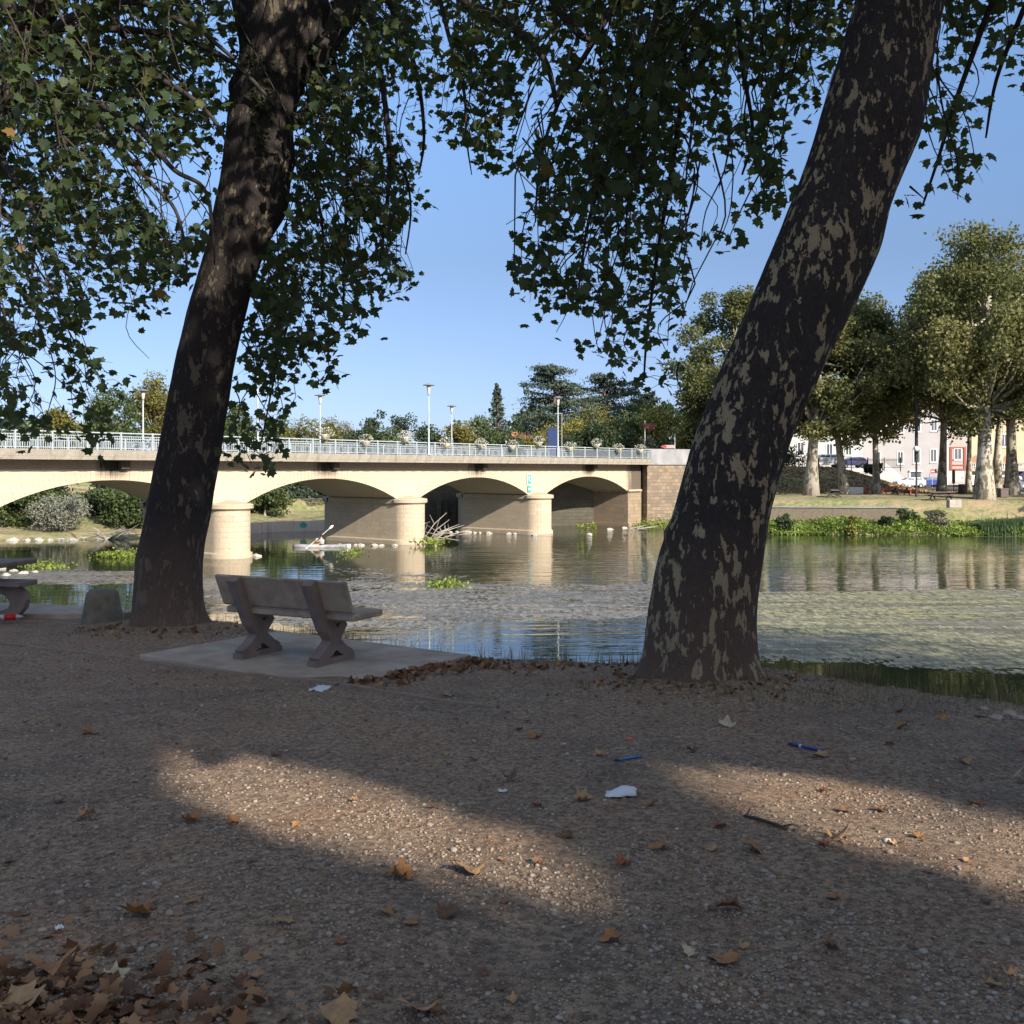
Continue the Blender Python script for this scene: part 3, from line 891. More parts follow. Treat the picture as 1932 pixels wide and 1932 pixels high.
# ------------------------------------------------------------------ near plane trees
def trunk_mesh(name, rows, y0, mat, parent, flare=.25, top=None, seed=0, segs=64, lobes=((3, .3), (5, 1.2)), lump=.02, bumps=(), loc=(0, 0, 0)):
    rows = sorted(rows, key=lambda r: -r[0])
    vv = np.array([r[0] for r in rows], float); uL = np.array([r[1] for r in rows], float); uR = np.array([r[2] for r in rows], float)
    k = 110
    vs = np.linspace(vv[0], vv[-1], k)
    L = np.interp(-vs, -vv, uL); R = np.interp(-vs, -vv, uR)
    # light smoothing
    ker = np.array([1, 2, 3, 2, 1])/9.
    def sm(a): return np.convolve(np.pad(a, 2, 'edge'), ker, 'valid')
    L, R = sm(L), sm(R)
    z = CAMZ-(vs-888)/F*y0; cx = ((L+R)/2-966)/F*y0; w = (R-L)/2/F*y0
    th = np.linspace(0, 2*math.pi, segs, endpoint=False)
    V = []
    zb = z[0]
    for i in range(k):
        slope = (cx[min(i+1, k-1)]-cx[max(i-1, 0)])/(z[min(i+1, k-1)]-z[max(i-1, 0)]+1e-9)
        dep = w[i]/math.sqrt(1+slope*slope)
        fl = math.exp(-max(z[i]-zb, 0)/.32)
        r = np.ones(segs)
        for n_, ph in lobes: r += flare*.35*fl*np.cos(n_*th+ph+seed)
        r += lump*(np.sin(3*th+z[i]*2.1+seed)+.6*np.sin(7*th+z[i]*4.3+seed*2)+.4*np.sin(11*th-z[i]*7.7)) \
             + .3*lump*np.sin(19*th+z[i]*13+seed)*np.cos(z[i]*17-th*5)
        # keep the outline where it was measured
        X = cx[i]+w[i]*r*np.cos(th); Y = y0+dep*1.0*r*np.sin(th)
        for (bz, bth, ba, bs) in bumps:
            g = ba*math.exp(-((z[i]-bz)/bs)**2)*np.exp(-((np.angle(np.exp(1j*(th-bth))))/.35)**2)
            X += g*np.cos(th); Y += g*np.sin(th)
        V.append(np.stack([X-loc[0], Y-loc[1], np.full(segs, z[i]-loc[2])], 1))
    V = np.concatenate(V)
    I = np.arange(k*segs).reshape(k, segs)
    J = np.roll(I, -1, 1)
    Fc = np.stack([I[:-1], J[:-1], J[1:], I[1:]], -1).reshape(-1, 4)
    o = fast_mesh(name, V, Fc, mat, parent, smooth=True)
    return o

RT = (1.62, 9.0, -.28)
right_tree = empty('plane_tree', RT, 0, 'nearest plane tree, thick mottled trunk leaning right beside the bench slab', 'tree')
rowsR = [(1322, 1138, 1492), (1306, 1166, 1462), (1290, 1184, 1446), (1274, 1198, 1432), (1262, 1206, 1425), (1240, 1211, 1422), (1200, 1216, 1419), (1150, 1222, 1421), (1110, 1229, 1427), (1050, 1243, 1436), (966, 1271, 1451),
         (825, 1311, 1491), (760, 1338, 1524), (685, 1366, 1557), (635, 1388, 1580), (565, 1416, 1615), (460, 1461, 1660), (400, 1486, 1672), (340, 1511, 1696), (250, 1541, 1736),
         (170, 1566, 1748), (90, 1591, 1762), (0, 1616, 1782), (-120, 1650, 1810), (-260, 1685, 1830)]
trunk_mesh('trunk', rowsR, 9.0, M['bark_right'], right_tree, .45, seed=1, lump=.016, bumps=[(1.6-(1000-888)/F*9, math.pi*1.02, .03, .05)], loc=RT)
LT = (-4.38, 13.2, -.42)
left_tree = empty('plane_tree', LT, 0, 'dark plane tree left of the bench, forking near top of the picture', 'tree')
rowsL = [(1208, 218, 418), (1194, 234, 402), (1170, 248, 386), (1140, 254, 381), (1050, 260, 380), (938, 282, 399), (850, 300, 415), (725, 325, 435), (640, 344, 452), (575, 358, 465), (500, 380, 487), (450, 395, 507),
         (400, 404, 535), (350, 415, 543), (325, 421, 552), (300, 425, 557), (250, 430, 552), (200, 436, 560), (165, 438, 568), (130, 448, 590), (100, 455, 608), (60, 448, 618), (30, 440, 622), (0, 436, 618), (-60, 450, 610), (-140, 470, 600)]
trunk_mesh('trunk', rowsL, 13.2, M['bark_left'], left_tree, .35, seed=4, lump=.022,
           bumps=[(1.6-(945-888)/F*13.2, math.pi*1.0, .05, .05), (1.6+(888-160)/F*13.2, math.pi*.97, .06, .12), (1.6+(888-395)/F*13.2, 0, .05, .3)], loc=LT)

def spline(pts, n=8):
    pts = [Vector(p) for p in pts]
    out = []
    m = len(pts)
    for i in range(m-1):
        p0 = pts[max(i-1, 0)]; p1 = pts[i]; p2 = pts[i+1]; p3 = pts[min(i+2, m-1)]
        for j in range(n):
            t = j/n
            out.append(0.5*((2*p1)+(-p0+p2)*t+(2*p0-5*p1+4*p2-p3)*t*t+(-p0+3*p1-3*p2+p3)*t**3))
    out.append(pts[-1])
    return out

def limbs_mesh(name, specs, parent, mat, loc):
    b = MB()
    lv = Vector(loc)
    for pts, r0, r1 in specs:
        p = spline(pts, 6)
        n = len(p)
        rad = [r0+(r1-r0)*i/(n-1) for i in range(n)]
        b.tube([q-lv for q in p], rad, 10)
    return b.build(name, mat, parent, smooth=True)

# the third tree stands just left of the frame; its limbs arch into the picture
TT = (-9.0, 13.4, -.45)
third_tree = empty('plane_tree', TT, 0, 'plane tree at far left edge whose long thin limbs arch into the picture', 'tree')
tp3 = [px(-330, 1215, 13.4), px(-300, 1100, 13.4), px(-230, 800, 13.2), px(-120, 480, 13.0), px(-30, 270, 12.6), (px(10, 150, 12.4)), px(60, 50, 12.2), px(120, -90, 12.0), px(160, -260, 12)]
b = MB(); pp = [q-Vector(TT) for q in spline(tp3, 8)]
b.tube(pp, [.55 if i == 0 else .40-.26*i/len(pp) for i in range(len(pp))], 28)
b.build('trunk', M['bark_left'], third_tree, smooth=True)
def pl_(lst, y0, y1):
    n = len(lst)
    return [px(u, v, y0+(y1-y0)*i/(n-1)) for i, (u, v) in enumerate(lst)]
lim3 = [
 (pl_([(5, 150), (27, 109), (109, 49), (178, 14), (219, 3), (273, 6), (328, 34), (383, 63), (440, 110)], 12.4, 11.4), .07, .02),
 (pl_([(0, 160), (27, 95), (82, 60), (137, 52), (232, 56), (301, 63), (369, 82), (448, 125), (520, 200)], 12.4, 12.6), .07, .022),
 (pl_([(0, 165), (27, 108), (82, 92), (164, 101), (246, 126), (314, 156), (369, 191), (410, 235), (430, 275)], 12.4, 11.4), .065, .015),
 (pl_([(-20, 180), (14, 156), (55, 157), (123, 170), (178, 191), (232, 224), (273, 254), (328, 320), (383, 353), (400, 420), (405, 500)], 12.4, 11.4), .07, .010),
 (pl_([(20, 157), (55, 164), (137, 202), (178, 232), (219, 268), (246, 301), (287, 347), (330, 395), (350, 470), (352, 540)], 12.4, 11.6), .055, .010),
 (pl_([(-60, 230), (0, 300), (30, 340), (58, 385), (66, 440), (60, 520)], 12.6, 11.5), .05, .015),
 (pl_([(-60, 260), (0, 392), (60, 440), (130, 520), (170, 600)], 12.6, 13.6), .05, .015),
 (pl_([(40, 60), (-20, -60), (-100, -200)], 12.2, 11.5), .12, .04),
 (pl_([(200, 8), (220, 50), (262, 110), (280, 135), (330, 225), (400, 300)], 12.3, 13.5), .04, .014),
 (pl_([(60, 30), (100, 5), (140, -80), (250, -200)], 12.2, 13), .10, .03),
]
limbs_mesh('limbs', lim3, third_tree, M['limb'], TT)
limL = [
 (pl_([(500, 60), (480, -60), (430, -250), (380, -500)], 13.2, 12), .34, .12),
 (pl_([(575, 110), (625, 50), (675, -10), (740, -120), (820, -300)], 13.2, 13.8), .26, .12),
 (pl_([(520, 250), (575, 215), (600, 160), (615, 100)], 13.3, 13.6), .10, .06),
 (pl_([(560, 0), (580, -160), (600, -400)], 13.2, 14.5), .3, .12),
 (pl_([(700, -60), (760, 60), (790, 160), (800, 260), (790, 330)], 13.5, 14.5), .05, .012),
 (pl_([(680, -60), (720, 150), (735, 300), (725, 430), (715, 500)], 13.5, 13.2), .05, .012),
 (pl_([(600, 20), (640, 160), (655, 300), (650, 480), (648, 600)], 14.2, 14.2), .045, .012),
 (pl_([(740, 300), (765, 330), (775, 400), (765, 480)], 14.2, 14.2), .025, .010),
 (pl_([(545, 300), (580, 330), (600, 380), (610, 460), (605, 560)], 13.6, 15), .035, .012),
 (pl_([(560, 500), (545, 600), (520, 700), (500, 800), (490, 850)], 14.8, 14.4), .022, .008),
]
limbs_mesh('limbs', limL, left_tree, M['limb'], LT)
limR = [
 (pl_([(1720, -60), (1640, -260), (1400, -420), (1150, -480)], 9.0, 11.5), .22, .10),
 (pl_([(1760, -60), (1840, -300), (1900, -600)], 9.0, 9.5), .26, .1),
 (pl_([(1150, -480), (960, -200), (870, -20), (953, 41), (1000, 78), (1034, 128), (1050, 200)], 11.5, 11.5), .10, .022),
 (pl_([(1200, -470), (1120, -200), (1041, -30), (1085, 55), (1116, 76), (1152, 88), (1180, 140), (1190, 220)], 11.5, 12), .07, .014),
 (pl_([(1300, -450), (1280, -200), (1250, 0), (1200, 150), (1150, 300), (1110, 420), (1090, 560)], 11.0, 11.8), .07, .010),
 (pl_([(1400, -400), (1380, -150), (1390, 0), (1400, 120), (1420, 250), (1400, 330)], 10.8, 11.6), .05, .012),
 (pl_([(1250, -440), (1210, -100), (1130, 60), (1060, 180), (1020, 300), (1010, 420)], 11.3, 12.4), .05, .010),
 (pl_([(1300, -430), (1230, -100), (1290, 100), (1270, 300), (1240, 480), (1220, 640), (1215, 720)], 11.3, 13), .05, .010),
 (pl_([(1400, -420), (1500, -200), (1490, 0), (1470, 150), (1440, 220)], 10.5, 10.2), .04, .012),
 (pl_([(1850, -300), (1900, -100), (1850, 60), (1800, 200), (1770, 300), (1740, 390)], 9.5, 10.5), .04, .010),
 (pl_([(1900, -400), (2000, -150), (1930, 20), (1880, 150), (1860, 260)], 9.5, 11), .045, .010),
 (pl_([(1100, -470), (900, -300), (820, -100), (840, 40), (875, 170), (880, 260), (890, 330)], 11.5, 12.5), .05, .006),
]
limbs_mesh('limbs', limR, right_tree, M['limb'], RT)

# where foliage hangs, seen from the path (loose outline of every spray group)
DL = [([(-60, -120), (450, -120), (450, 80), (425, 300), (398, 440), (365, 560), (335, 660), (318, 720), (300, 700), (255, 745), (215, 760), (215, 870), (150, 885), (120, 830), (60, 850), (20, 880), (-60, 880)], 1.0),
      ]
HOLE_L = [[(262, 300), (400, 300), (400, 400), (330, 460), (262, 380)], [(180, 250), (240, 300), (300, 400), (250, 380)], [(170, 590), (330, 600), (330, 720), (260, 735), (220, 670), (160, 640)],
          [(0, 640), (110, 700), (120, 750), (60, 740), (0, 700)], [(80, 740), (140, 740), (135, 790), (70, 790)], [(0, 0), (0, 90), (30, 60), (20, 0)], [(215, 40), (280, 30), (300, 60), (230, 100)]]
DM = [([(600, 70), (680, -120), (830, -120), (850, 60), (840, 180), (825, 260), (800, 300), (790, 335), (825, 360), (815, 410), (760, 430), (745, 470), (800, 520), (790, 570), (720, 590), (690, 610), (745, 625), (690, 655), (648, 640), (640, 690), (670, 752), (620, 742), (575, 690), (550, 760), (545, 810), (535, 860), (515, 905), (440, 890), (420, 860), (432, 780), (445, 700), (470, 580), (500, 480), (545, 400), (560, 300), (566, 170)], 1.0)]
HOLE_M = [[(600, 380), (640, 360), (660, 420), (590, 440)], [(560, 560), (620, 600), (650, 600), (560, 640)], [(655, 440), (700, 430), (720, 470), (660, 480)]]
DC = [([(820, -120), (1620, -120), (1600, 60), (1560, 180), (1500, 360), (1440, 470), (1400, 500), (1330, 480), (1300, 470), (1310, 560), (1290, 640), (1300, 700), (1290, 790), (1240, 760), (1170, 745), (1110, 660), (1010, 665), (980, 640), (975, 560), (960, 480), (985, 420), (1010, 330), (910, 330), (870, 300), (805, 280), (830, 180), (850, 60)], .92)]
HOLE_C = [[(1305, 300), (1400, 290), (1440, 330), (1380, 460), (1330, 440), (1290, 380)], [(1010, 100), (1040, 100), (1060, 200), (1000, 300), (960, 280), (990, 200)], [(1380, 130), (1430, 130), (1440, 220), (1390, 240)],
          [(1060, 440), (1120, 500), (1050, 500)], [(1050, 590), (1150, 600), (1120, 640), (1060, 640)], [(1290, 560), (1330, 490), (1440, 470), (1400, 560), (1310, 640)]]
DR = [([(1800, -120), (2050, -120), (2050, 200), (1910, 180), (1880, 290), (1895, 330), (1860, 372), (1790, 400), (1720, 420), (1688, 432), (1680, 420), (1715, 330), (1750, 240), (1765, 120)], .95)]
HOLE_R = [[(1740, 380), (1690, 330), (1760, 260), (1800, 300)], [(1840, 120), (1900, 130), (1880, 200), (1830, 190)], [(1890, 10), (1932, 40), (1932, 90), (1890, 60)]]

def uvof(P):
    return np.stack([966+F*P[:, 0]/P[:, 1], 888-F*(P[:, 2]-CAMZ)/P[:, 1]], 1)
def allowed(P, polys, holes, r):
    uv = uvof(P)
    uv = uv+r.normal(size=uv.shape)*7
    ok = np.zeros(len(P), bool)
    for poly, d in polys:
        ok |= inpoly(uv, poly) & (r.random(len(P)) < d)
    for h in holes:
        ok &= ~(inpoly(uv, h) & (r.random(len(P)) < .88))
    return ok

def hanging_crown(parent, polys, holes, ylo, yhi, nbr, origin, loc, seed, leafsz=(.085, .150), nleaf=6, ntw=8):
    """drooping branchlets; each carries thin twigs with lobed leaves"""
    r = np.random.default_rng(seed)
    P0 = []; tw = MB()
    allpoly = polys[0][0]
    us = [p[0] for p in allpoly]; vs_ = [p[1] for p in allpoly]
    made = 0; tries = 0
    LP = []
    lv = Vector(loc)
    while made < nbr and tries < nbr*30:
        tries += 1
        u = r.uniform(min(us), max(us)); v = r.uniform(min(vs_), max(vs_))
        y = r.uniform(ylo, yhi)
        e = np.array([px(u, v, y)])
        if not allowed(e, polys, holes, r)[0]: continue
        made += 1
        end = Vector(e[0])
        # branchlet comes from above and from the side of the trunk
        L = r.uniform(.9, 2.0)
        d = (Vector(origin)-end); d.z = 0
        if d.length > 0: d.normalize()
        st = end+Vector((d.x*L*.35+r.normal()*.25, d.y*L*.35+r.normal()*.25, L))
        mid = st*.6+end*.4+Vector((r.normal()*.16, r.normal()*.16, .08+r.normal()*.08)); mid2 = st*.3+end*.7+Vector((r.normal()*.14, r.normal()*.14, r.normal()*.05))
        path = spline([st, mid, mid2, end], 4)
        pv = allowed(np.array([tuple(q) for q in path]), polys, [], r)
        # keep only the part inside the crown (the rest is up in the denser top)
        kk = [q for q, o_ in zip(path, pv) if o_ or 888-F*(q.z-CAMZ)/q.y < 60]
        if len(kk) > 2:
            tw.tube([q-lv for q in kk], [.011-.007*i/(len(kk)-1) for i in range(len(kk))], 4, cap=False)
        m = len(path)
        for k in range(ntw):
            a = path[int(r.integers(2, m))]
            td = Vector((r.normal()*.8, r.normal()*.8, r.normal()*.4-.2)); td.normalize()
            tl = r.uniform(.3, .75)
            bpt_ = a+td*tl*.5+Vector((0, 0, .03)); c = a+td*tl-Vector((0, 0, .08))
            cand = []
            for q in range(nleaf):
                t = (q+.6)/nleaf
                pt = a*(1-t)**2+bpt_*2*t*(1-t)+c*t*t+Vector((r.normal()*.09, r.normal()*.09, r.normal()*.08-.06))
                cand.append(tuple(pt))
            cand = np.array(cand)
            ok = allowed(cand, polys, holes, r)
            if ok.sum() >= 2:
                if ok[-2:].all() and ok.sum() >= 4: tw.tube([a-lv, bpt_-lv, c-lv], [.0045, .0035, .002], 3, cap=False)
                LP.append(cand[ok])
    LP = np.concatenate(LP)
    n = len(LP)
    sz = r.uniform(leafsz[0], leafsz[1], n)
    rr = np.clip(r.normal(.45, .22, n), 0, .95); rr[r.random(n) < .012] = 1.0
    leaves('crown', LP-np.array(loc), sz, M['plane_leaf'], parent, PLV, PLF, down=.22, up=.85, seed=seed, attr=rr)
    tw.build('twigs', M['twig'], parent)
    return n

CNT = []
CNT.append(hanging_crown(third_tree, DL, HOLE_L, 10.5, 16.5, 265, (-9, 13, 0), TT, 21, ntw=6))
CNT.append(hanging_crown(left_tree, DM, HOLE_M, 12.0, 17.0, 165, (-4, 13, 0), LT, 22, ntw=6))
CNT.append(hanging_crown(right_tree, DC, HOLE_C, 10.0, 14.5, 225, (2.5, 9.5, 0), RT, 23, ntw=6))
n_r2 = hanging_crown(right_tree, DR, HOLE_R, 9.5, 12.5, 44, (3, 9.5, 0), RT, 24, ntw=6)
# upper crowns, above the frame
def top_crown(parent, c, rad, n, loc, seed, zmin, name='crown_top'):
    r = np.random.default_rng(seed)
    P = r.normal(size=(n, 3)); P /= np.linalg.norm(P, axis=1, keepdims=True); P *= r.random((n, 1))**(1/2.6)
    P = P*np.array(rad)+np.array(c)
    uv = uvof(P)
    infr = (P[:, 1] > .5) & (uv[:, 1] > -70) & (uv[:, 0] > -80) & (uv[:, 0] < 2010)
    P = P[(P[:, 2] > zmin) & ~infr]
    leaves(name, P-np.array(loc), r.uniform(.3, .42, len(P)), M['shade_leaf'], parent, seed=seed, down=.2)
top_crown(left_tree, (-3.6, 13.5, 13), (5.5, 5, 5.5), 4200, LT, 31, 6)
top_crown(right_tree, (3.5, 9.2, 12), (6, 5, 6), 5200, RT, 32, 6)
top_crown(third_tree, (-8.5, 12.5, 13), (5, 5.5, 6), 4200, TT, 33, 6)

# ivy and moss on the fork of the left tree
r = np.random.default_rng(41)
Pi = []
for _ in range(900):
    v = r.uniform(40, 320); u = r.uniform(436, 520)-max(0, (v-200))*.25+r.normal()*6
    k = math.sqrt(max(0, 1-((u-505)/75)**2))
    Pi.append(px(u, v, 13.2-.42*k-.03)-Vector(LT))
leaves('ivy', np.array([tuple(p) for p in Pi]), r.uniform(.03, .07, len(Pi)), M['ivy'], left_tree, seed=9)

# ------------------------------------------------------------------ unseen plane trees added behind the viewer, crowns cut to shape the shade
LIT = []
def gp(u, v, h=1.72):
    y = h*F/(v-888.0); return ((u-966)/F*y, y)
LIT.append([gp(u, v, 1.70) for u, v in [(330, 1415), (520, 1430), (760, 1500), (930, 1570), (1060, 1640), (1090, 1690), (1000, 1705), (850, 1670), (680, 1610), (560, 1580), (430, 1525), (330, 1470)]])
LIT.append([gp(u, v, 1.70) for u, v in [(1260, 1440), (1450, 1445), (1650, 1490), (1940, 1560), (2100, 1600), (2100, 1770), (1932, 1710), (1750, 1630), (1500, 1560), (1350, 1510)]])
LITSOFT = [[gp(u, v, 1.65) for u, v in [(1500, 1690), (1932, 1780), (1932, 1840), (1450, 1760)]],
           [gp(u, v, 1.70) for u, v in [(1200, 1410), (1500, 1420), (1940, 1530), (1940, 1760), (1600, 1640), (1300, 1540)]],
           [gp(u, v, 1.70) for u, v in [(60, 1370), (420, 1380), (560, 1430), (420, 1500), (250, 1470)]]]
def shade_ok(P, r):
    """which leaves may stay: gaps are cut so that sun falls in two bright streaks on the gravel"""
    t = (P[:, 2]+.12)/SUN_DIR.z
    G = P[:, :2]-np.outer(t, np.array(SUN_DIR[:2]))
    k = np.ones(len(P), bool)
    for poly in LIT:
        for ox, oy in ((0, 0), (.1, .1), (-.1, .1), (.1, -.1), (-.1, -.1)): k &= ~inpoly(G+np.array([ox, oy]), poly)
    for poly in LITSOFT: k &= ~(inpoly(G, poly) & (r.random(len(P)) < .6))
    # open water beyond the bank stays in the sun on the right
    tw = (P[:, 2]-WATER)/SUN_DIR.z
    W = P[:, :2]-np.outer(tw, np.array(SUN_DIR[:2]))
    edge = 36.5-.45*(W[:, 0]-12)
    k &= ~((W[:, 0] > 2) & (W[:, 1] > edge))
    # leave the view itself clear
    y = np.maximum(P[:, 1], .01)
    inview = (P[:, 1] > .3) & (np.abs(P[:, 0]/y) < .62) & (np.abs((P[:, 2]-CAMZ)/y) < .62)
    return k & ~inview
def shade_tree(x, y, rad, zc, n, seed, label):
    z0 = float(near_h(x, y))
    r = np.random.default_rng(seed)
    o = empty('plane_tree', (x, y, z0), 0, label, 'tree', 'unseen shade planes behind the viewer')
    b = MB().tube([(0, 0, -.3), (.05, 0, .3), (.2, .1, 3), (.4, .2, 6), (.5, .3, zc)], [.62, .45, .38, .32, .18], 20)
    for k in range(7):
        a = k*.9+seed; pts = [Vector((.4, .2, 4+k*.8)), Vector((math.cos(a)*2, math.sin(a)*2, 6.5+k*.8)), Vector((math.cos(a)*rad*.8, math.sin(a)*rad*.8, 7.5+k*1.2))]
        Q = np.array([tuple(pts[m].lerp(pts[m+1], t)+Vector((x, y, z0))) for m in (0, 1) for t in np.linspace(0, 1, 12)])
        G = Q[:, :2]-np.outer((Q[:, 2]+.12)/SUN_DIR.z, np.array(SUN_DIR[:2]))
        if any(inpoly(G, poly).any() for poly in LIT): continue
        b.tube(pts, [.14, .09, .03], 8)
    b.build('trunk', M['bark_shade'], o, smooth=True)
    P = r.normal(size=(n, 3)); P /= np.linalg.norm(P, axis=1, keepdims=True); P *= r.random((n, 1))**(1/2.5)
    P = P*np.array([rad, rad, zc*.62])+np.array([x, y, zc+1.5])
    P = P[P[:, 2] > 2.6][:int(n*.72)]
    P = P[shade_ok(P, r)]
    leaves('crown', P-np.array([x, y, z0]), r.uniform(.40, .55, len(P)), M['shade_leaf'], o, seed=seed, down=.1)
for i, (x, y, rd, zc, n) in enumerate([(9.6, -2.0, 5.5, 7.5, 5200), (14.5, -9.5, 6.5, 10, 7500), (22, -15, 7, 12, 8000), (4.5, -13, 6.5, 10, 7500), (12, -21, 7, 13, 9000),
                                       (13.5, 1.0, 5.0, 7.5, 4500), (21, -3, 6.5, 10, 7000), (28, -7, 7, 13, 8000), (20, -27, 8, 16, 9500), (30, -19, 8, 16, 9500), (33, -4, 7, 13, 9000), (41, -9, 8, 15, 10000), (27, 1.5, 5.5, 9, 5000)]):
    shade_tree(x, y, rd, zc, n, 60+i, 'tall unseen plane tree added behind the viewer to shade the path')

# ------------------------------------------------------------------ slab, kerb, bench
Z_SL = -.285
slab_pts = [(-3.83, 10.52), (-1.50, 8.95), (-.42, 10.50), (-2.74, 12.08)]
def slab(name, pts, z0, z1, label):
    b = MB(); b.prism(pts, 'z', z0, z1)
    o = b.build(name, M['concrete'])
    md = o.modifiers.new('bevel', 'BEVEL'); md.width = .012; md.segments = 2
    return tag(o, label, 'slab')
slab('concrete_slab', slab_pts, -.75, Z_SL, 'rectangular pale concrete slab under the bench')
slab('concrete_slab', [(-14, 14.2), (-5.62, 14.65), (-5.35, 14.95), (-7.2, 15.75), (-14, 16.6)], -.9, -.44, 'grey concrete slab under the stone table at left edge')
slab('concrete_slab', [gp(1880, 1492, 1.74), gp(1990, 1520, 1.7), gp(2050, 1440, 1.78), gp(1938, 1448, 1.78)], -.5, -.135, 'corner of concrete slab at right edge of the path')
e = Vector((2.33, -1.57, 0)).normalized()
def kerb(p, q, label):
    b = MB(); d = (q-p).normalized(); n = Vector((-d.y, d.x, 0))
    L = (q-p).length; k = int(L/.25)+1
    pv = None
    for i in range(k+1):
        c = p+d*(L*i/k)+n*.01*math.sin(i*1.7)
        z = float(near_h(c.x, c.y))+.020+.006*math.sin(i*2.3)
        base = len(b.v)
        b.v += [(c.x-n.x*.03, c.y-n.y*.03, z-.15), (c.x-n.x*.022, c.y-n.y*.022, z-.004), (c.x+n.x*.022, c.y+n.y*.022, z-.004), (c.x+n.x*.03, c.y+n.y*.03, z-.15)]
        if pv is not None:
            for j in range(4):
                b.f.append((pv+j, pv+(j+1) % 4, base+(j+1) % 4, base+j))
        pv = base
    tag(b.build('kerb_edging', pm('kerb_concrete', (.27, .2, .145), (.2, .145, .1), 9, .9, 50, .4, .004)), label, 'kerb')
fr = Vector((-1.50, 8.95, 0)); lf = Vector((-3.83, 10.52, 0)); nn = Vector((-e.y, e.x, 0))
kerb(lf-e*5.0-nn*.05, fr+e*.02-nn*.05, 'thin sunken concrete edging in front of the bench slab')
kerb(fr+e*.06-nn*.05, fr+e*1.75-nn*.1, 'thin concrete edging running right from the slab corner')

be = Vector((.895, -.446, 0)).normalized(); brz = math.atan2(be.y, be.x)
bench = empty('park_bench', (-2.27, 10.04, Z_SL), brz, 'brown concrete bench with sloping back facing the river', 'bench')
b = MB().box(-.78, .10, .44, .80, .60, .505, .012); b.build('seat', M['bench_concrete'], bench)
b = MB()
b.prism([(.075, .53), (.125, .51), (-.01, .84), (-.058, .83)], 'x', -.80, .80)
o = b.build('backrest', M['bench_concrete'], bench); md = o.modifiers.new('bevel', 'BEVEL'); md.width = .01; md.segments = 2
def bench_leg(parent, s):
    b = MB()
    def bar(p, q, w0, w1):
        p = Vector((p[0], p[1])); q = Vector((q[0], q[1])); d = (q-p).normalized(); n = Vector((-d.y, d.x))
        b.prism([tuple(p-n*w0/2), tuple(q-n*w1/2), tuple(q+n*w1/2), tuple(p+n*w0/2)], 'x', s-.058+random.uniform(0, .0006), s+.058+random.uniform(0, .0006))
    w = (.26, .235)
    bar((w[0]+.02, w[1]-.02), (.10, .085), .13, .11); bar((.115, .10), (-.01, .045), .10, .085)
    bar((w[0]-.02, w[1]-.02), (.43, .085), .13, .10); bar((.41, .10), (.53, .045), .10, .085)
    bar((-.05, .028), (.57, .028), .055, .055)
    bar((w[0]+.01, w[1]), (.12, .42), .15, .15)
    bar((.155, .36), (-.105, .815), .155, .10)
    bar((w[0]-.01, w[1]), (.42, .385), .13, .09)
    bar((.08, .41), (.58, .415), .06, .05)
    o = b.build('leg', M['bench_leg'], parent)
    return o
bench_leg(bench, -.50); bench_leg(bench, .42)

# stone table with C-shaped seat supports at the left edge
tb = empty('stone_table', (-6.75, 14.3, -.44), math.radians(-8), 'dark concrete table with curved seat support, cut off by left edge', 'table')
MB().box(-.92, -.22, .43, .0, .22, .50, .012).build('seat', M['bench_leg'], tb)
MB().box(-2.6, -.45, .70, -.22, .55, .765, .012).build('table_top', M['bench_leg'], tb)
arc = [(-.42, .41), (-.30, .36), (-.17, .30), (-.11, .22), (-.12, .13), (-.2, .06), (-.34, .045)]
inn = [(-.55, .03), (-.44, .10), (-.33, .155), (-.28, .22), (-.29, .28), (-.36, .33), (-.52, .345), (-.56, .41)]
b = MB()
outer = [(-.15, .43), (-.05, .35), (-.01, .24), (-.04, .12), (-.13, .03), (-.22, 0)]
inner = [(-.52, .43), (-.50, .36), (-.33, .30), (-.24, .21), (-.27, .12), (-.42, .07)]
for i in range(5):
    b.prism([outer[i], outer[i+1], inner[i+1], inner[i]], 'y', -.06, .06)
b.prism([(-.22, 0), (-.42, .07), (-1.6, .08), (-1.6, 0)], 'y', -.0605, .0605)
b.build('seat_support', M['bench_leg'], tb)
b = MB().lathe([(.32, 0), (.22, .1), (.2, .6), (.35, .7)], (-1.5, .05, 0), 20); b.build('pedestal', M['bench_leg'], tb, True)

bo = MB().lathe([(.285, -.1), (.275, 0), (.255, .12), (.215, .36), (.20, .405), (.16, .432), (.08, .45), (.001, .455)], n=28).build('stone_bollard', M['old_concrete'], None, True, loc=(-5.62, 14.05, -.47))
tag(bo, 'squat weathered stone bollard left of the dark plane tree', 'bollard')

# red-labelled plastic bottle under the table seat
bt = empty('plastic_bottle', tuple(px(20, 1162, 14.0)), math.radians(12), 'crushed clear plastic bottle with red label by the curved table support', 'bottle')
bt.location.z = -.44+.04
M['red'] = pm('red_label', (.62, .03, .02), (.4, .02, .015), 14, 0.35)
MB().tube([(-.07, 0, 0), (.07, 0, 0)], .041, 16).build('label', M['red'], bt, True)
MB().tube([(-.13, 0, -.005), (-.12, 0, 0), (-.075, 0, 0)], [.025, .038, .04], 14).build('base', pm('clear_plastic', (.4, .4, .4), (.55, .55, .55), 9, 0.15), bt, True)
MB().tube([(.075, 0, 0), (.11, 0, 0), (.14, 0, 0), (.16, 0, 0)], [.04, .03, .014, .013], 14).build('neck', pm('clear_plastic2', (.35, .2, .2), (.5, .45, .45), 9, 0.15), bt, True)

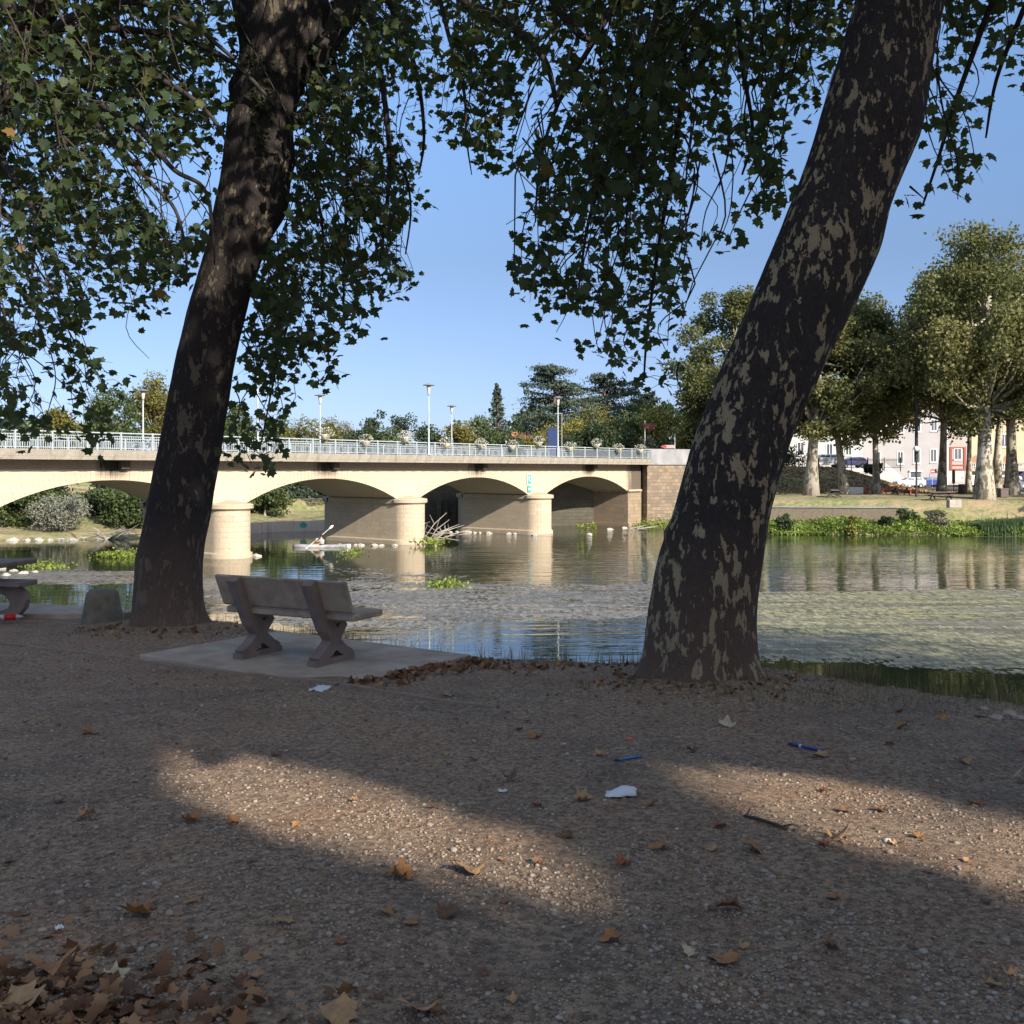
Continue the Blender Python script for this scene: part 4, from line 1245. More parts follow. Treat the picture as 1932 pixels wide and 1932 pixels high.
# ------------------------------------------------------------------ things lying on the gravel
def gpos(u, v):
    y = 1.7*F/(v-888.0)
    for _ in range(8):
        x = (u-966)/F*y
        z = float(near_h(x, y)); y = (CAMZ-z)*F/(v-888.0)
    x = (u-966)/F*y
    return Vector((x, y, float(near_h(x, y))))

# gravel: real stones, thinning out with distance
ico = None
def pebbles():
    r = np.random.default_rng(77)
    V0 = []
    ph = (1+5**.5)/2
    for a, b_ in ((1, ph), (-1, ph), (1, -ph), (-1, -ph)):
        V0 += [(a, b_, 0), (0, a, b_), (b_, 0, a)]
    V0 = np.array(V0, float); V0 /= np.linalg.norm(V0, axis=1, keepdims=True)
    F0 = []
    for i in range(12):
        for j in range(i+1, 12):
            for k in range(j+1, 12):
                if max(np.linalg.norm(V0[i]-V0[j]), np.linalg.norm(V0[j]-V0[k]), np.linalg.norm(V0[i]-V0[k])) < 1.1:
                    n = np.cross(V0[j]-V0[i], V0[k]-V0[i])
                    F0.append((i, j, k) if n@V0[i] > 0 else (i, k, j))
    F0 = np.array(F0)
    n = 90000
    y = 2.6+9.0*r.random(n)**1.9
    x = (r.random(n)*2-1)*(.56*y+.2)
    z = near_h(x, y)
    dens = .5+.5*np.sin(x*2.3+np.sin(y*3.1))*np.cos(y*1.9-x)+.35*np.sin(x*7+y*5)
    keep = r.random(n) < np.clip(.25+.6*dens, .08, 1)
    # not on the slab, not inside the trunk
    keep &= ~inpoly(np.stack([x, y], 1), slab_pts)
    keep &= y < np.interp(x, CX, CY)-.1
    x, y, z = x[keep], y[keep], z[keep]; n = len(x)
    s = np.exp(r.normal(math.log(.0048), .42, n)); s = np.clip(s, .0025, .017)
    s *= np.clip(.85+.04*y, .8, 1.2)
    sc = np.stack([s*r.uniform(.8, 1.3, n), s*r.uniform(.8, 1.3, n), s*r.uniform(.45, .8, n)], 1)
    th = r.random(n)*6.283
    Vj = V0[None]*(1+.16*r.normal(size=(n, 12, 1)))
    Vj = Vj*sc[:, None, :]
    c, s_ = np.cos(th)[:, None], np.sin(th)[:, None]
    X = Vj[..., 0]*c-Vj[..., 1]*s_; Y = Vj[..., 0]*s_+Vj[..., 1]*c
    V = np.stack([X+x[:, None], Y+y[:, None], Vj[..., 2]+z[:, None]+sc[:, 2:3]*.35], -1).reshape(-1, 3)
    Fc = (F0[None]+(np.arange(n)*12)[:, None, None]).reshape(-1, 3)
    m, nt, p = newmat('pebble')
    at = N(nt, 'ShaderNodeAttribute', attribute_name='rnd')
    nt.links.new(ramp(nt, at.outputs['Fac'], [(0, (.11, .078, .055)), (.3, (.22, .15, .105)), (.62, (.28, .22, .17)), (.96, (.32, .27, .215)), (.994, (.38, .335, .28)), (1, (.48, .44, .38))]), p.inputs['Base Color'])
    p.inputs['Roughness'].default_value = .8; p.inputs['Specular IOR Level'].default_value = .25
    o = fast_mesh('gravel', V, Fc, m, attr=np.repeat(r.random(n), len(F0)))
    tag(o, 'loose rounded gravel scattered over the dirt path', 'gravel', kind='stuff')
pebbles()

def curled_leaf(seed, size):
    r = np.random.default_rng(seed)
    b = MB()
    a1, a2 = r.uniform(.4, 1.4), r.uniform(-.6, 1.0)
    # finer outline with toothed lobes
    out = PL[1:]
    pts = []
    for i in range(len(out)):
        p = np.array(out[i]); q = np.array(out[(i+1) % len(out)])
        pts.append(p); pts.append((p+q)/2+r.normal(size=2)*.03)
    rings = [0.5, 1.0]
    vs = [(0, 0, 0)]
    for k in rings:
        for p in pts:
            x, y = p*k
            z = a1*x*x*.9+a2*y*y*.6+.10*math.sin(5*x+seed)*k+.05*math.sin(9*y+seed)*k
            vs.append((x*(1-.15*a1*abs(x)), y, z))
    n = len(pts)
    fs = [(0, 1+i, 1+(i+1) % n) for i in range(n)]
    fs += [(1+i, 1+n+i, 1+n+(i+1) % n, 1+(i+1) % n) for i in range(n)]
    zmin = min(v[2] for v in vs)
    vs = [(v[0]*size, v[1]*size, (v[2]-zmin)*size) for v in vs]
    b.add(vs, fs)
    return b
def brown(name, c):
    return pm(name, c, tuple(x*.6 for x in c), 30, .75, 60, .4, .002)
LM = [brown('leaf_rust', (.36, .17, .065)), brown('leaf_tan', (.42, .25, .12)), brown('leaf_dark', (.17, .09, .05)), brown('leaf_cream', (.52, .44, .28)), brown('leaf_red', (.3, .1, .05))]
def put_leaf(u, v, mat, size, label, seed, tilt=(0, 0), group='fallen plane leaves'):
    p = gpos(u, v)
    o = curled_leaf(seed, size).build('fallen_leaf', LM[mat])
    o.location = p+Vector((0, 0, .006)); o.rotation_euler = (tilt[0], tilt[1], seed*1.9)
    tag(o, label, 'leaf', group)
    return o
big = [
 (757, 1657, 0, .15, 'rust brown leaf with upturned lobe at the lower edge of the left sunlit streak', (.3, .2)),
 (885, 1645, 1, .17, 'wide flat tan leaf lying in the sunlit streak in lower middle', (.1, 0)),
 (1238, 1600, 0, .13, 'orange brown leaf on dark gravel left of the upright folded leaf', (.2, -.2)),
 (1420, 1606, 0, .17, 'folded rust leaf with one half standing up, below the stick', (.5, .2)),
 (1583, 1581, 1, .14, 'pale tan leaf in the sun right of the stick', (.1, .2)),
 (1097, 1510, 1, .12, 'flat tan leaf just left of the crumpled white tissue', (0, .1)),
 (962, 1475, 2, .13, 'dull brown leaf below the blue tube, left of the tissue', (0, 0)),
 (1010, 1392, 0, .12, 'rusty leaf between the kerb end and the blue tube', (0, 0)),
 (1545, 1428, 1, .14, 'tan leaf directly under the dark blue tube', (0, .1)),
 (1372, 1370, 3, .16, 'cream pale leaf near the foot of the leaning trunk', (.2, 0)),
 (260, 1728, 0, .16, 'broad brown leaf above the leaf pile at lower left', (.25, .1)),
 (100, 1838, 0, .22, 'large orange brown leaf standing out of the pile at lower left', (.3, 0)),
 (215, 1850, 3, .13, 'pale greenish torn leaf beside the large orange leaf', (.2, .3)),
 (640, 1925, 1, .18, 'tan leaf cut by the bottom edge, left of middle', (.2, 0)),
 (792, 1915, 1, .21, 'big folded tan leaf at bottom edge near the middle', (.6, .1)),
 (30, 1905, 1, .24, 'largest pale tan leaf in the bottom left corner', (.3, .1)),
 (170, 1385, 0, .14, 'brown leaf at the left start of the sunlit streak', (0, .1)),
 (165, 1545, 1, .12, 'tan leaf on shaded gravel at left', (0, 0)),
 (360, 1550, 0, .13, 'brown leaf at lower edge of the faint light on the left', (.1, 0)),
 (845, 1728, 2, .12, 'dark curled leaf on gravel below the wide tan leaf', (.2, 0)),
 (1155, 1775, 0, .09, 'small brown leaf in the shade of lower middle', (0, 0)),
 (1365, 1815, 0, .14, 'brown lobed leaf in the lower right shade', (.2, 0)),
 (1300, 1802, 3, .07, 'tiny pale leaf left of the brown lobed leaf', (0, .2)),
 (1380, 1720, 2, .12, 'dark brown leaf below the folded rust leaf', (0, 0)),
 (1820, 1440, 1, .12, 'tan leaf at right, left of the slab corner', (0, 0)),
 (1700, 1375, 0, .12, 'orange leaf at right near the top of the dark ground', (.1, 0)),
 (1780, 1358, 0, .12, 'orange leaf at right, second nearest the river edge', (.2, 0)),
 (1850, 1352, 1, .12, 'tan leaf at far right by the river edge', (.2, 0)),
 (520, 1425, 2, .09, 'small dark leaf just above the left sunlit streak', (0, 0)),
 (845, 1313, 1, .14, 'tan leaf just past the edging right of the slab', (0, 0)),
]
for i, (u, v, m_, s_, lab, tl) in enumerate(big):
    put_leaf(u, v, m_, s_*(.66 if v > 1830 else .8), lab, 100+i, tl)
r = np.random.default_rng(5)
for i in range(70):
    u = r.uniform(-20, 1950); v = 1340+580*r.random()**1.2
    s_ = r.uniform(.035, .075)
    put_leaf(u, v, int(r.choice([0, 1, 2, 2, 4])), s_, 'small brown curled leaf scrap on the gravel', 300+i, (r.uniform(-.2, .2), r.uniform(-.2, .2)), 'small leaf scraps on the gravel')

def litter_stuff(name, label, pts, size, mat, seed, zadd=.01, up=.8, V0=PLV, F0=PLF, hf=near_h):
    P = np.array(pts); z = hf(P[:, 0], P[:, 1])
    r = np.random.default_rng(seed)
    P3 = np.column_stack([P, z+zadd+r.random(len(P))*.03*(size[1]/.1)])
    o = leaves(name, P3, r.uniform(size[0], size[1], len(P)), mat, None, V0, F0, down=0, up=up, seed=seed)
    return tag(o, label, 'leaf litter', kind='stuff')
# pile in the lower left corner
pp_ = []
for _ in range(420):
    u = -40+abs(r.normal())*260; v = 1950-abs(r.normal())*75
    if v > 1720 and u < 800: pp_.append(tuple(gpos(u, v)[:2]))
litter_stuff('leaf_pile', 'drift of brown plane leaves in the bottom left corner', pp_, (.025, .065), M['litter'], 51, zadd=.002, up=1.5)
pp_ = []
a = Vector((-1.50, 8.95)); c = Vector((-.42, 10.5)); dn = (c-a).normalized(); nr = Vector((dn.y, -dn.x))
for _ in range(330):
    t = r.random(); q = a+(c-a)*t+nr*(abs(r.normal())*.20+.03)
    pp_.append((q.x, q.y))
for _ in range(160):
    q = Vector((-.6+r.normal()*.7+.6, 9.9+r.normal()*.28)); 
    if not inpoly(np.array([[q.x, q.y]]), slab_pts)[0]: pp_.append((q.x, q.y))
litter_stuff('leaf_pile', 'dark brown leaves drifted against right side of the bench slab', pp_, (.035, .085), M['litter'], 52, zadd=.004, up=.9)
pp_ = []
for cx, cy, rr_ in ((1.62, 9.0, .62), (-4.4, 13.2, .65)):
    for _ in range(190):
        a_ = r.uniform(math.pi, 2*math.pi) if r.random() < .8 else r.uniform(0, 6.28); d_ = rr_+abs(r.normal())*.28
        pp_.append((cx+math.cos(a_)*d_, cy+math.sin(a_)*d_))
litter_stuff('leaf_litter', 'brown leaf litter round the feet of the two near trees', pp_, (.025, .06), M['litter'], 53, zadd=.002, up=1.0)

# dry grass along the edge of the bank
def blades(name, pts, z, h, w, mat, seed, label, cat, lean=.35, attr=None):
    r = np.random.default_rng(seed)
    n = len(pts); P = np.column_stack([np.array(pts), z])
    hh = r.uniform(h[0], h[1], n); th = r.random(n)*6.283
    d = np.stack([np.cos(th), np.sin(th), np.zeros(n)], 1)
    s = np.stack([-np.sin(th), np.cos(th), np.zeros(n)], 1)
    L = r.normal(size=n)[:, None]*lean*hh[:, None]
    ww_ = w*(.6+.8*r.random(n))[:, None]
    zz = np.zeros((n, 3)); zz[:, 2] = 1
    v0 = P-s*ww_; v1 = P+s*ww_; m = P+zz*hh[:, None]*.55+d*L*.35
    v2 = m+s*ww_*.7; v3 = m-s*ww_*.7; v4 = P+zz*hh[:, None]*(.95)+d*L
    V = np.stack([v0, v1, v2, v3, v4], 1).reshape(-1, 3)
    o = np.arange(n)[:, None]*5
    Fc = np.concatenate([np.hstack([o, o+1, o+2]), np.hstack([o, o+2, o+3]), np.hstack([o+3, o+2, o+4])])
    at = r.random(n) if attr is None else attr
    ob = fast_mesh(name, V, Fc, mat, attr=np.tile(at, 3))
    return tag(ob, label, cat, kind='stuff')
pts_ = []
for _ in range(3600):
    x = r.uniform(-8, 6.5); 
    dens_ = .25+.75*(math.sin(x*2.1)+math.sin(x*5.3+1) > .2)
    if r.random() > dens_: continue
    y = np.interp(x, CX, CY)+r.normal()*.16-.02
    pts_.append((x, y))
for cx, cy, k, s_ in ((3.15, 9.0, 260, .10), (2.9, 9.15, 120, .08), (4.25, 8.0, 130, .2), (-1.9, 12.15, 260, .25), (.3, 10.5, 120, .2)):
    for _ in range(k): pts_.append((cx+r.normal()*s_, cy+r.normal()*s_*.6))
pz = near_h(np.array(pts_)[:, 0], np.array(pts_)[:, 1])-.02
blades('bank_grass', pts_, pz, (.04, .24), .003, M['dry_grass'], 61, 'straw-coloured dry grass along the top edge of the near bank', 'grass')
pts_ = []
for _ in range(5200):
    k = r.integers(0, 3)
    cx, cy, s_ = ((1.62, 8.6, .8), (-4.3, 12.7, .9), (2.9, 8.2, .8))[k]
    q = (cx+r.normal()*s_, cy+r.normal()*s_*.55)
    pts_.append(q)
pz = near_h(np.array(pts_)[:, 0], np.array(pts_)[:, 1])-.012
blades('short_grass', pts_, pz, (.015, .07), .0035, M['dry_grass'], 62, 'sparse short dry grass around the tree feet', 'grass', lean=.8)

# litter
M['blue'] = pm('blue_plastic', (.02, .16, .42), (.02, .12, .35), 20, 0.3, spec=.6)
M['navy_pl'] = pm('navy_plastic', (.012, .03, .17), (.015, .04, .22), 20, 0.35, spec=.6)
M['paper'] = pm('paper', (.66, .66, .68), (.56, .56, .58), 12, 0.8)
def tube_between(name, a, c, rad, mat, label, cat='plastic tube', bands=None):
    p = gpos(*a)+Vector((0, 0, rad)); q = gpos(*c)+Vector((0, 0, rad))
    o = empty(name, p, 0, label, cat)
    MB().tube([(0, 0, 0), tuple((q-p)*.5), tuple(q-p)], rad, 10).build('barrel', mat, o, True)
    MB().tube([tuple((q-p)*-.015), tuple((q-p)*.10)], rad*1.12, 10).build('tip', M['dark_metal'], o, True)
    if bands:
        MB().tube([tuple((q-p)*.30), tuple((q-p)*.36)], rad*1.1, 10).build('band', M['paper'], o, True)
tube_between('plastic_tube', (1162, 1437), (1210, 1429), .008, M['blue'], 'bright blue plastic tube lying left of the leaning trunk')
tube_between('plastic_tube', (1489, 1406), (1556, 1420), .010, M['navy_pl'], 'dark blue plastic tube lying right of the leaning trunk', bands=True)
cp = MB().lathe([(.015, 0), (.016, .011), (.013, .014), (.001, .014)], n=14).build('bottle_cap', pm('orange', (.75, .13, .02), (.6, .1, .02), 10, .4), None, True, loc=gpos(1188, 1397)+Vector((0, 0, .004)))
tag(cp, 'small bright orange bottle cap above the blue tube', 'bottle cap')
def paper(u, v, sx_, sy_, label, seed, lift):
    r = np.random.default_rng(seed); b = MB()
    n = 9; vs = []; fs = []
    for i in range(n):
        for j in range(n):
            x = (i/(n-1)-.5); y = (j/(n-1)-.5)
            cut = .12*math.sin(6*y+seed)+.08*math.sin(9*x+seed)
            z = lift*max(0, math.sin(3.0*(x+.35)+seed)*math.cos(2.6*y))*1.0+.004*r.normal()
            vs.append(((x+cut*.35)*sx_, (y+cut*.35)*sy_*(1-.5*abs(x)), max(z, 0)+.006))
    for i in range(n-1):
        for j in range(n-1):
            fs.append((i*n+j, (i+1)*n+j, (i+1)*n+j+1, i*n+j+1))
    o = b.add(vs, fs).build('paper_tissue', M['paper'], None, True, loc=gpos(u, v), rz=seed*.7)
    md = o.modifiers.new('thick', 'SOLIDIFY'); md.thickness = .0015
    tag(o, label, 'paper')
paper(1172, 1500, .17, .13, 'crumpled white tissue on the gravel below the blue tube', 0, .04)
paper(603, 1300, .25, .16, 'flat white sheet of paper at front corner of the bench slab', 2, .012)
paper(112, 1755, .05, .03, 'tiny white scrap of plastic near the leaf pile', 3, .03)
paper(948, 1494, .05, .03, 'tiny grey-green paper scrap left of the tissue', 5, .01)
# stick
p = gpos(1404, 1542); q = gpos(1484, 1568)
d = q-p
b = MB().tube([(0, 0, .008), tuple(d*.22+Vector((0, -.006, .014))), tuple(d*.5+Vector((0, .008, .012))), tuple(d*.8+Vector((0, 0, .014))), tuple(d+Vector((0, 0, .01)))], [.006, .009, .009, .008, .006], 8)
b.tube([tuple(d*.05+Vector((0, 0, .01))), tuple(d*.12+Vector((.02, .06, .03)))], [.005, .003], 6)
b.tube([tuple(d*.85+Vector((0, 0, .01))), tuple(d*1.02+Vector((.03, .04, .02))), tuple(d*1.08+Vector((.06, .03, .01)))], [.005, .004, .002], 6)
tag(b.build('fallen_stick', M['twig'], None, True, loc=p), 'short dark forked stick at the edge of the right sunlit patch', 'stick')
p = gpos(1360, 1372); q = gpos(1335, 1382)
tag(MB().tube([(0, 0, .006), tuple((q-p)+Vector((0, 0, .006)))], .003, 6).build('straw_stalk', M['wood_grey'], None, True, loc=p), 'thin pale stalk beside the cream leaf', 'stalk')
# few bigger stones near the right edge
for i, (u, v, s_) in enumerate([(1905, 1350, .06), (1880, 1357, .05), (1926, 1357, .045), (1855, 1340, .04)]):
    b = MB()
    rr = np.random.default_rng(900+i)
    prof = [(.001, .8), (.55, .65), (.95, .2), (.9, -.3), (.3, -.6)]
    b.lathe([(a_*s_, c_*s_*.6) for a_, c_ in prof], (0, 0, s_*.2), 9)
    b.v = [(x*(1+.15*rr.normal()), y*(1+.15*rr.normal()), z) for x, y, z in b.v]
    o = b.build('stone', M['concrete'], None, loc=gpos(u, v))
    tag(o, 'grey stone lying by the river edge at far right', 'stone', 'stones by the right river edge')

# ------------------------------------------------------------------ vegetation across the river
def veg(name, label, base, clumps, mat, leaf, n, seed, trunk=None, branches=True, group=None, cat='tree', vleaf=None, squash=.8, shell=.25, tmat=None, outer=True, density=None, down=.1, up=.3):
    """clumps: (dx, dy, z, r) relative to the base; leaves gather on the outside of every clump"""
    r = np.random.default_rng(seed)
    o = empty(name, base, 0, label, cat, group)
    C = np.array([c[:3] for c in clumps]); R = np.array([c[3] for c in clumps])
    w = R**2; w = w/w.sum()
    idx = r.choice(len(R), n, p=w)
    D = r.normal(size=(n, 3)); D /= np.linalg.norm(D, axis=1, keepdims=True)
    k = (shell+(1-shell)*r.random(n)**.6)
    k *= 1+.34*np.sin(D[:, 0]*5+idx*1.7)*np.cos(D[:, 2]*6+idx)
    k += .22*np.abs(r.normal(size=n))*(r.random(n) < .35)
    P = C[idx]+D*(R[idx]*k)[:, None]*np.array([1, 1, squash])
    # each clump has its own shade of green, so the crown is not one even tone
    cr = r.random(len(R))
    at = np.clip(.55*cr[idx]+.45*r.random(n), 0, 1)
    P[:, 2] = np.maximum(P[:, 2], .05)
    leaves('crown' if cat == 'tree' else 'foliage', P, r.uniform(leaf*.7, leaf*1.3, n), mat, o, seed=seed, attr=at, down=down, up=up)
    if trunk:
        h, r0, lean = trunk
        b = MB()
        top = Vector((lean, 0, h))
        pts = [Vector((lean*(t**1.3), .1*math.sin(t*5+seed), h*t)) for t in np.linspace(0, 1, 10)]
        pts[0].z = -.6
        rad = [r0*(1.5 if i == 0 else (1.12 if i == 1 else 1-.075*i)) for i in range(10)]
        b.tube(pts, rad, 12)
        if branches:
            for i in range(len(R)):
                if r.random() > .6: continue
                c = Vector(C[i]); a = pts[int(r.integers(4, 10))]
                if c.z < a.z*.9: a = pts[4]
                mid = (a+c)/2+Vector((0, 0, -.12*(c-a).length))
                b.tube([a, mid, c], [r0*.26, r0*.14, r0*.04], 6)
        b.build('trunk', tmat or M['bark_far'], o, smooth=True)
    return o

def crown_clumps(w, h, zc, n, seed, rmin=.16, rmax=.26, top=1.0, depth=.7):
    r = np.random.default_rng(seed)
    out = []
    while len(out) < n:
        p = r.uniform(-1, 1, 3)
        q = (p*p).sum()
        if q > 1 or q < .12: continue
        taper = 1-.35*max(0, p[2])*top
        out.append((p[0]*w*taper, p[1]*w*depth*taper, zc+p[2]*h, (w+h)/2*r.uniform(rmin, rmax)))
    return out

def at(u, v, y):
    p = px(u, v, y); return (p.x, p.y, p.z)

# --- plane trees in the riverside park, right
def park_tree(u, vb, y, vtop, crown_w_px, vlow, lean, r_px, label, seed, mat='far_plane', n=9000, tmat=None, cu=None, leaf=.34, nc=46):
    n = int(n*1.9)
    k = y/F
    x, yy, z = at(u, vb, y)
    z = float(far_h(x, y))-.05
    H = CAMZ-(vtop-888)*k-z; low = CAMZ-(vlow-888)*k-z
    zc = (H+low)/2; hh = (H-low)/2*.86
    cx = ((cu or u)-u)*k
    cl = crown_clumps(crown_w_px/2*k*.95, hh*.95, zc, int(nc*1.5), seed, .10, .27)
    cl = [(a+cx, b_, c, d) for a, b_, c, d in cl]
    return veg('plane_tree', label, (x, y, z), cl, M[mat], leaf, n, seed, trunk=(zc+hh*.3, r_px*k, lean), group='plane trees in the riverside park', tmat=M[tmat] if tmat else M['bark_pale'])
park_tree(1857, 938, 98, 385, 400, 850, .4, 15, 'tallest park plane with thickest pale trunk, at right edge', 201, n=22500, cu=1870, nc=62)
park_tree(1880, 921, 118, 420, 330, 838, 1.5, 8, 'white-trunked park plane just right behind the thickest trunk', 202, n=10500)
park_tree(1910, 932, 104, 470, 260, 838, -.6, 11, 'park plane with dark shaded trunk at the right picture edge', 203, n=12000, cu=1960, tmat='bark_far')
park_tree(1827, 925, 114, 520, 260, 850, .3, 5, 'slim white-trunked park plane in front of the garage door', 204, n=9750)
park_tree(1776, 928, 112, 480, 290, 862, .8, 7.5, 'park plane with curved trunk between the grey house and the red bay', 205, n=9750, tmat='bark_far', cu=1790)
park_tree(1653, 930, 110, 545, 280, 872, -.3, 6.5, 'sunlit straight-trunked park plane at the end of the leafy bank', 206, n=11250, cu=1640)
park_tree(1592, 932, 108, 545, 270, 872, -1.9, 8, 'park plane leaning left on the leaf-covered bank', 207, n=11250, cu=1605, tmat='bark_far')
park_tree(1530, 937, 104, 530, 270, 860, 1.0, 12, 'thick dark-trunked park plane just right of the big leaning trunk', 208, n=13500, cu=1540, tmat='bark_far')
park_tree(1440, 945, 105, 560, 200, 838, .5, 9, 'park plane mostly hidden behind the big leaning trunk', 209, n=9000, tmat='bark_far')
park_tree(1385, 905, 122, 500, 230, 838, .2, 8, 'sunlit yellowish plane left of the leaning trunk', 210, n=16500, cu=1378, mat='far_plane')
park_tree(1330, 890, 135, 640, 90, 848, .2, 6, 'small pale-leaved plane left behind the sunlit yellowish one', 211, n=4000)

for i, (x_, y_, h_, w_) in enumerate([(62, 96, 22, 6), (69, 84, 22, 6.5), (78, 99, 23, 7), (70, 112, 22, 6.5), (88, 84, 23, 7), (60, 82.5, 15, 4.5)]):  # unseen trees continuing the row, put in to cast shadow strips on the park
    z_ = float(far_h(x_, y_))
    veg('plane_tree', 'tall unseen plane tree continuing the park row, added right of the view for shade', (x_, y_, z_), crown_clumps(w_*.8, h_*.36, h_*.6, 30, 230+i, .22, .34), M['far_plane'], .5, 6000, 230+i, trunk=(h_*.7, .6, .4), group='added shade planes beyond the right edge', tmat=M['bark_pale'])

# --- cedars, conifers and shrubs beyond the bridge (street level)
GZ = 2.55
def conifer(u, vtop, vbase, y, w_px, label, seed, mode='cedar', n=5200, mat='conifer'):
    k = y/F
    x, yy, _ = at(u, 888, y)
    z0 = GZ
    H = CAMZ-(vtop-888)*k-z0
    r = np.random.default_rng(seed)
    o = empty('cedar_tree' if mode == 'cedar' else 'conifer_tree', (x, y, z0), 0, label, 'tree')
    b = MB().tube([(0, 0, -1), (.1, 0, H*.5), (.0, 0, H*.98)], [.02*H+.12, .014*H+.05, .02], 10)
    P = []
    W = w_px/2*k
    if mode == 'cedar':
        nb = 46
        for i in range(nb):
            t = .16+.80*(i/nb)
            z = H*t
            L = W*(1.0-.62*max(0, t-.5)/.5)*r.uniform(.6, 1.05)
            a = r.uniform(0, 6.283)
            tip = Vector((math.cos(a)*L, math.sin(a)*L*.8, z+L*r.uniform(.0, .18)))
            b.tube([(0, 0, z-.2), tuple(tip*.5+Vector((0, 0, z*.5))), tuple(tip)], [.12, .08, .02], 5)
            m = int(2.0*n/nb)
            s = r.random(m)**.6
            side = r.normal(size=m)*L*.26
            Q = np.outer(s, np.array([tip.x, tip.y, 0]))
            Q += np.outer(side, np.array([-math.sin(a), math.cos(a), 0]))
            Q[:, 2] = z-.2+s*(tip.z-z+.2)+r.normal(size=m)*.14-np.abs(side)*.10
            P.append(Q)
    else:
        nb = 60
        for i in range(nb):
            t = .08+.9*(i/nb)**.9
            z = H*t
            L = W*(1-t)**.85*r.uniform(.6, 1.1)+.12
            a = i*2.4
            tip = np.array([math.cos(a)*L, math.sin(a)*L, z-L*.18])
            m = int(n/nb)
            s = r.random(m)**.7
            Q = np.outer(s, np.array([tip[0], tip[1], 0]))
            Q[:, 2] = z-.25*L*np.sin(s*3.14)*0.6-s*L*.15-np.abs(r.normal(size=m))*.22
            Q[:, :2] += r.normal(size=(m, 2))*.12*L*s[:, None]
            b.tube([(0, 0, z), tuple(tip)], [.05, .01], 4)
            P.append(Q)
    P = np.concatenate(P)
    leaves('crown', P, r.uniform(.16, .34, len(P)), M[mat], o, seed=seed, up=.1, down=.5)
    b.build('trunk', pm('cedar_bark', (.22, .15, .11), (.14, .1, .08), 5, .9), o, True)
    return o
conifer(1045, 684, 850, 128, 190, 'large spreading dark cedar behind the bridge, left of the taller planes', 301, n=9000)
conifer(1140, 700, 850, 134, 210, 'second dark cedar just right of and behind the large one', 302, n=8000)
conifer(938, 718, 850, 126, 78, 'slender blue-grey conifer with pointed top behind the bridge', 303, 'spruce', n=4200)
conifer(866, 790, 850, 118, 26, 'tiny pointed conifer behind shortest bridge lamp', 304, 'spruce', n=900)
conifer(1215, 735, 850, 140, 110, 'pale grey-green cedar behind the hanging plane branch', 305, n=5000)

def bush(u, vtop, y, w_px, label, seed, mat, n=2600, z0=GZ, leaf=.26, nc=16, name='shrub', squash=.8, shell=.6, thin=False, vbot=None, trunk=None):
    w_px *= 1.3; n = int(n*1.4); shell = .3
    k = y/F
    x, yy, _ = at(u, 888, y)
    H = CAMZ-(vtop-888)*k-z0
    cl = crown_clumps(w_px/2*k*.80, H*.40, H*.52, nc, seed, .42 if not thin else .22, .62 if not thin else .36, .6)
    cat = 'shrub'
    return veg(name, label, (x, y, z0-.1), cl, M[mat], leaf, n, seed, cat=cat, squash=squash, shell=shell, trunk=trunk or (H*.6, .10, .1))
bush(590, 790, 106, 82, 'round olive-green clipped bush behind bridge left of lamp', 401, 'far_olive', 3600, leaf=.22)
bush(565, 775, 114, 70, 'thin bare-looking pinkish bush behind the round olive one', 402, 'thin_leaf', 700, leaf=.18, thin=True)
bush(645, 772, 112, 70, 'sparse pale airy bush right of the round olive bush', 403, 'thin_leaf', 1200, leaf=.2, thin=True)
bush(735, 762, 112, 95, 'tall loose grey-green bush left of tallest bridge lamp', 404, 'far_dark', 2200, leaf=.24, thin=True)
bush(700, 800, 105, 70, 'dark blue-green bush low behind the flower pots', 405, 'far_dark', 2400)
bush(752, 805, 103, 80, 'dull brown-green bush below the tall loose bush', 406, 'far_green', 2400)
bush(808, 793, 108, 60, 'dark green bush just right of tallest bridge lamp', 407, 'far_dark', 2400)
bush(872, 798, 104, 75, 'yellow-olive bush at shortest bridge lamp', 408, 'far_olive', 2600)
bush(915, 780, 112, 80, 'pale green feathery shrub at foot of the slender conifer', 409, 'far_green', 3000)
bush(960, 815, 104, 40, 'dark drooping small shrub right of the slender conifer', 410, 'far_dark', 1200)
bush(1010, 790, 114, 70, 'dark olive bush beneath the large cedar behind the lamp', 411, 'far_olive', 2400)
bush(1065, 778, 118, 80, 'yellowish shrub right of the blue panel', 412, 'far_yellow', 2600)
bush(1125, 788, 114, 120, 'wide dark green bush in the middle behind the parapet', 413, 'far_dark', 5200)
bush(1120, 765, 124, 110, 'yellow-green shrub top showing above the wide dark green bush', 414, 'far_olive', 3000)
bush(1195, 770, 122, 80, 'grey-green shrub behind last flower baskets', 415, 'far_green', 2800)
bush(1215, 815, 112, 40, 'reddish-brown low bush beside the concrete parapet', 416, 'thin_leaf', 900)
bush(1255, 760, 118, 85, 'bright yellow-green rounded tree above the concrete parapet', 417, 'far_yellow', 3600)
bush(1295, 790, 121, 60, 'dark green bush at right end of the concrete parapet', 418, 'far_dark', 2600)
bush(1205, 740, 132, 100, 'pale loose tree behind the bright yellow-green one', 419, 'far_green', 3200)
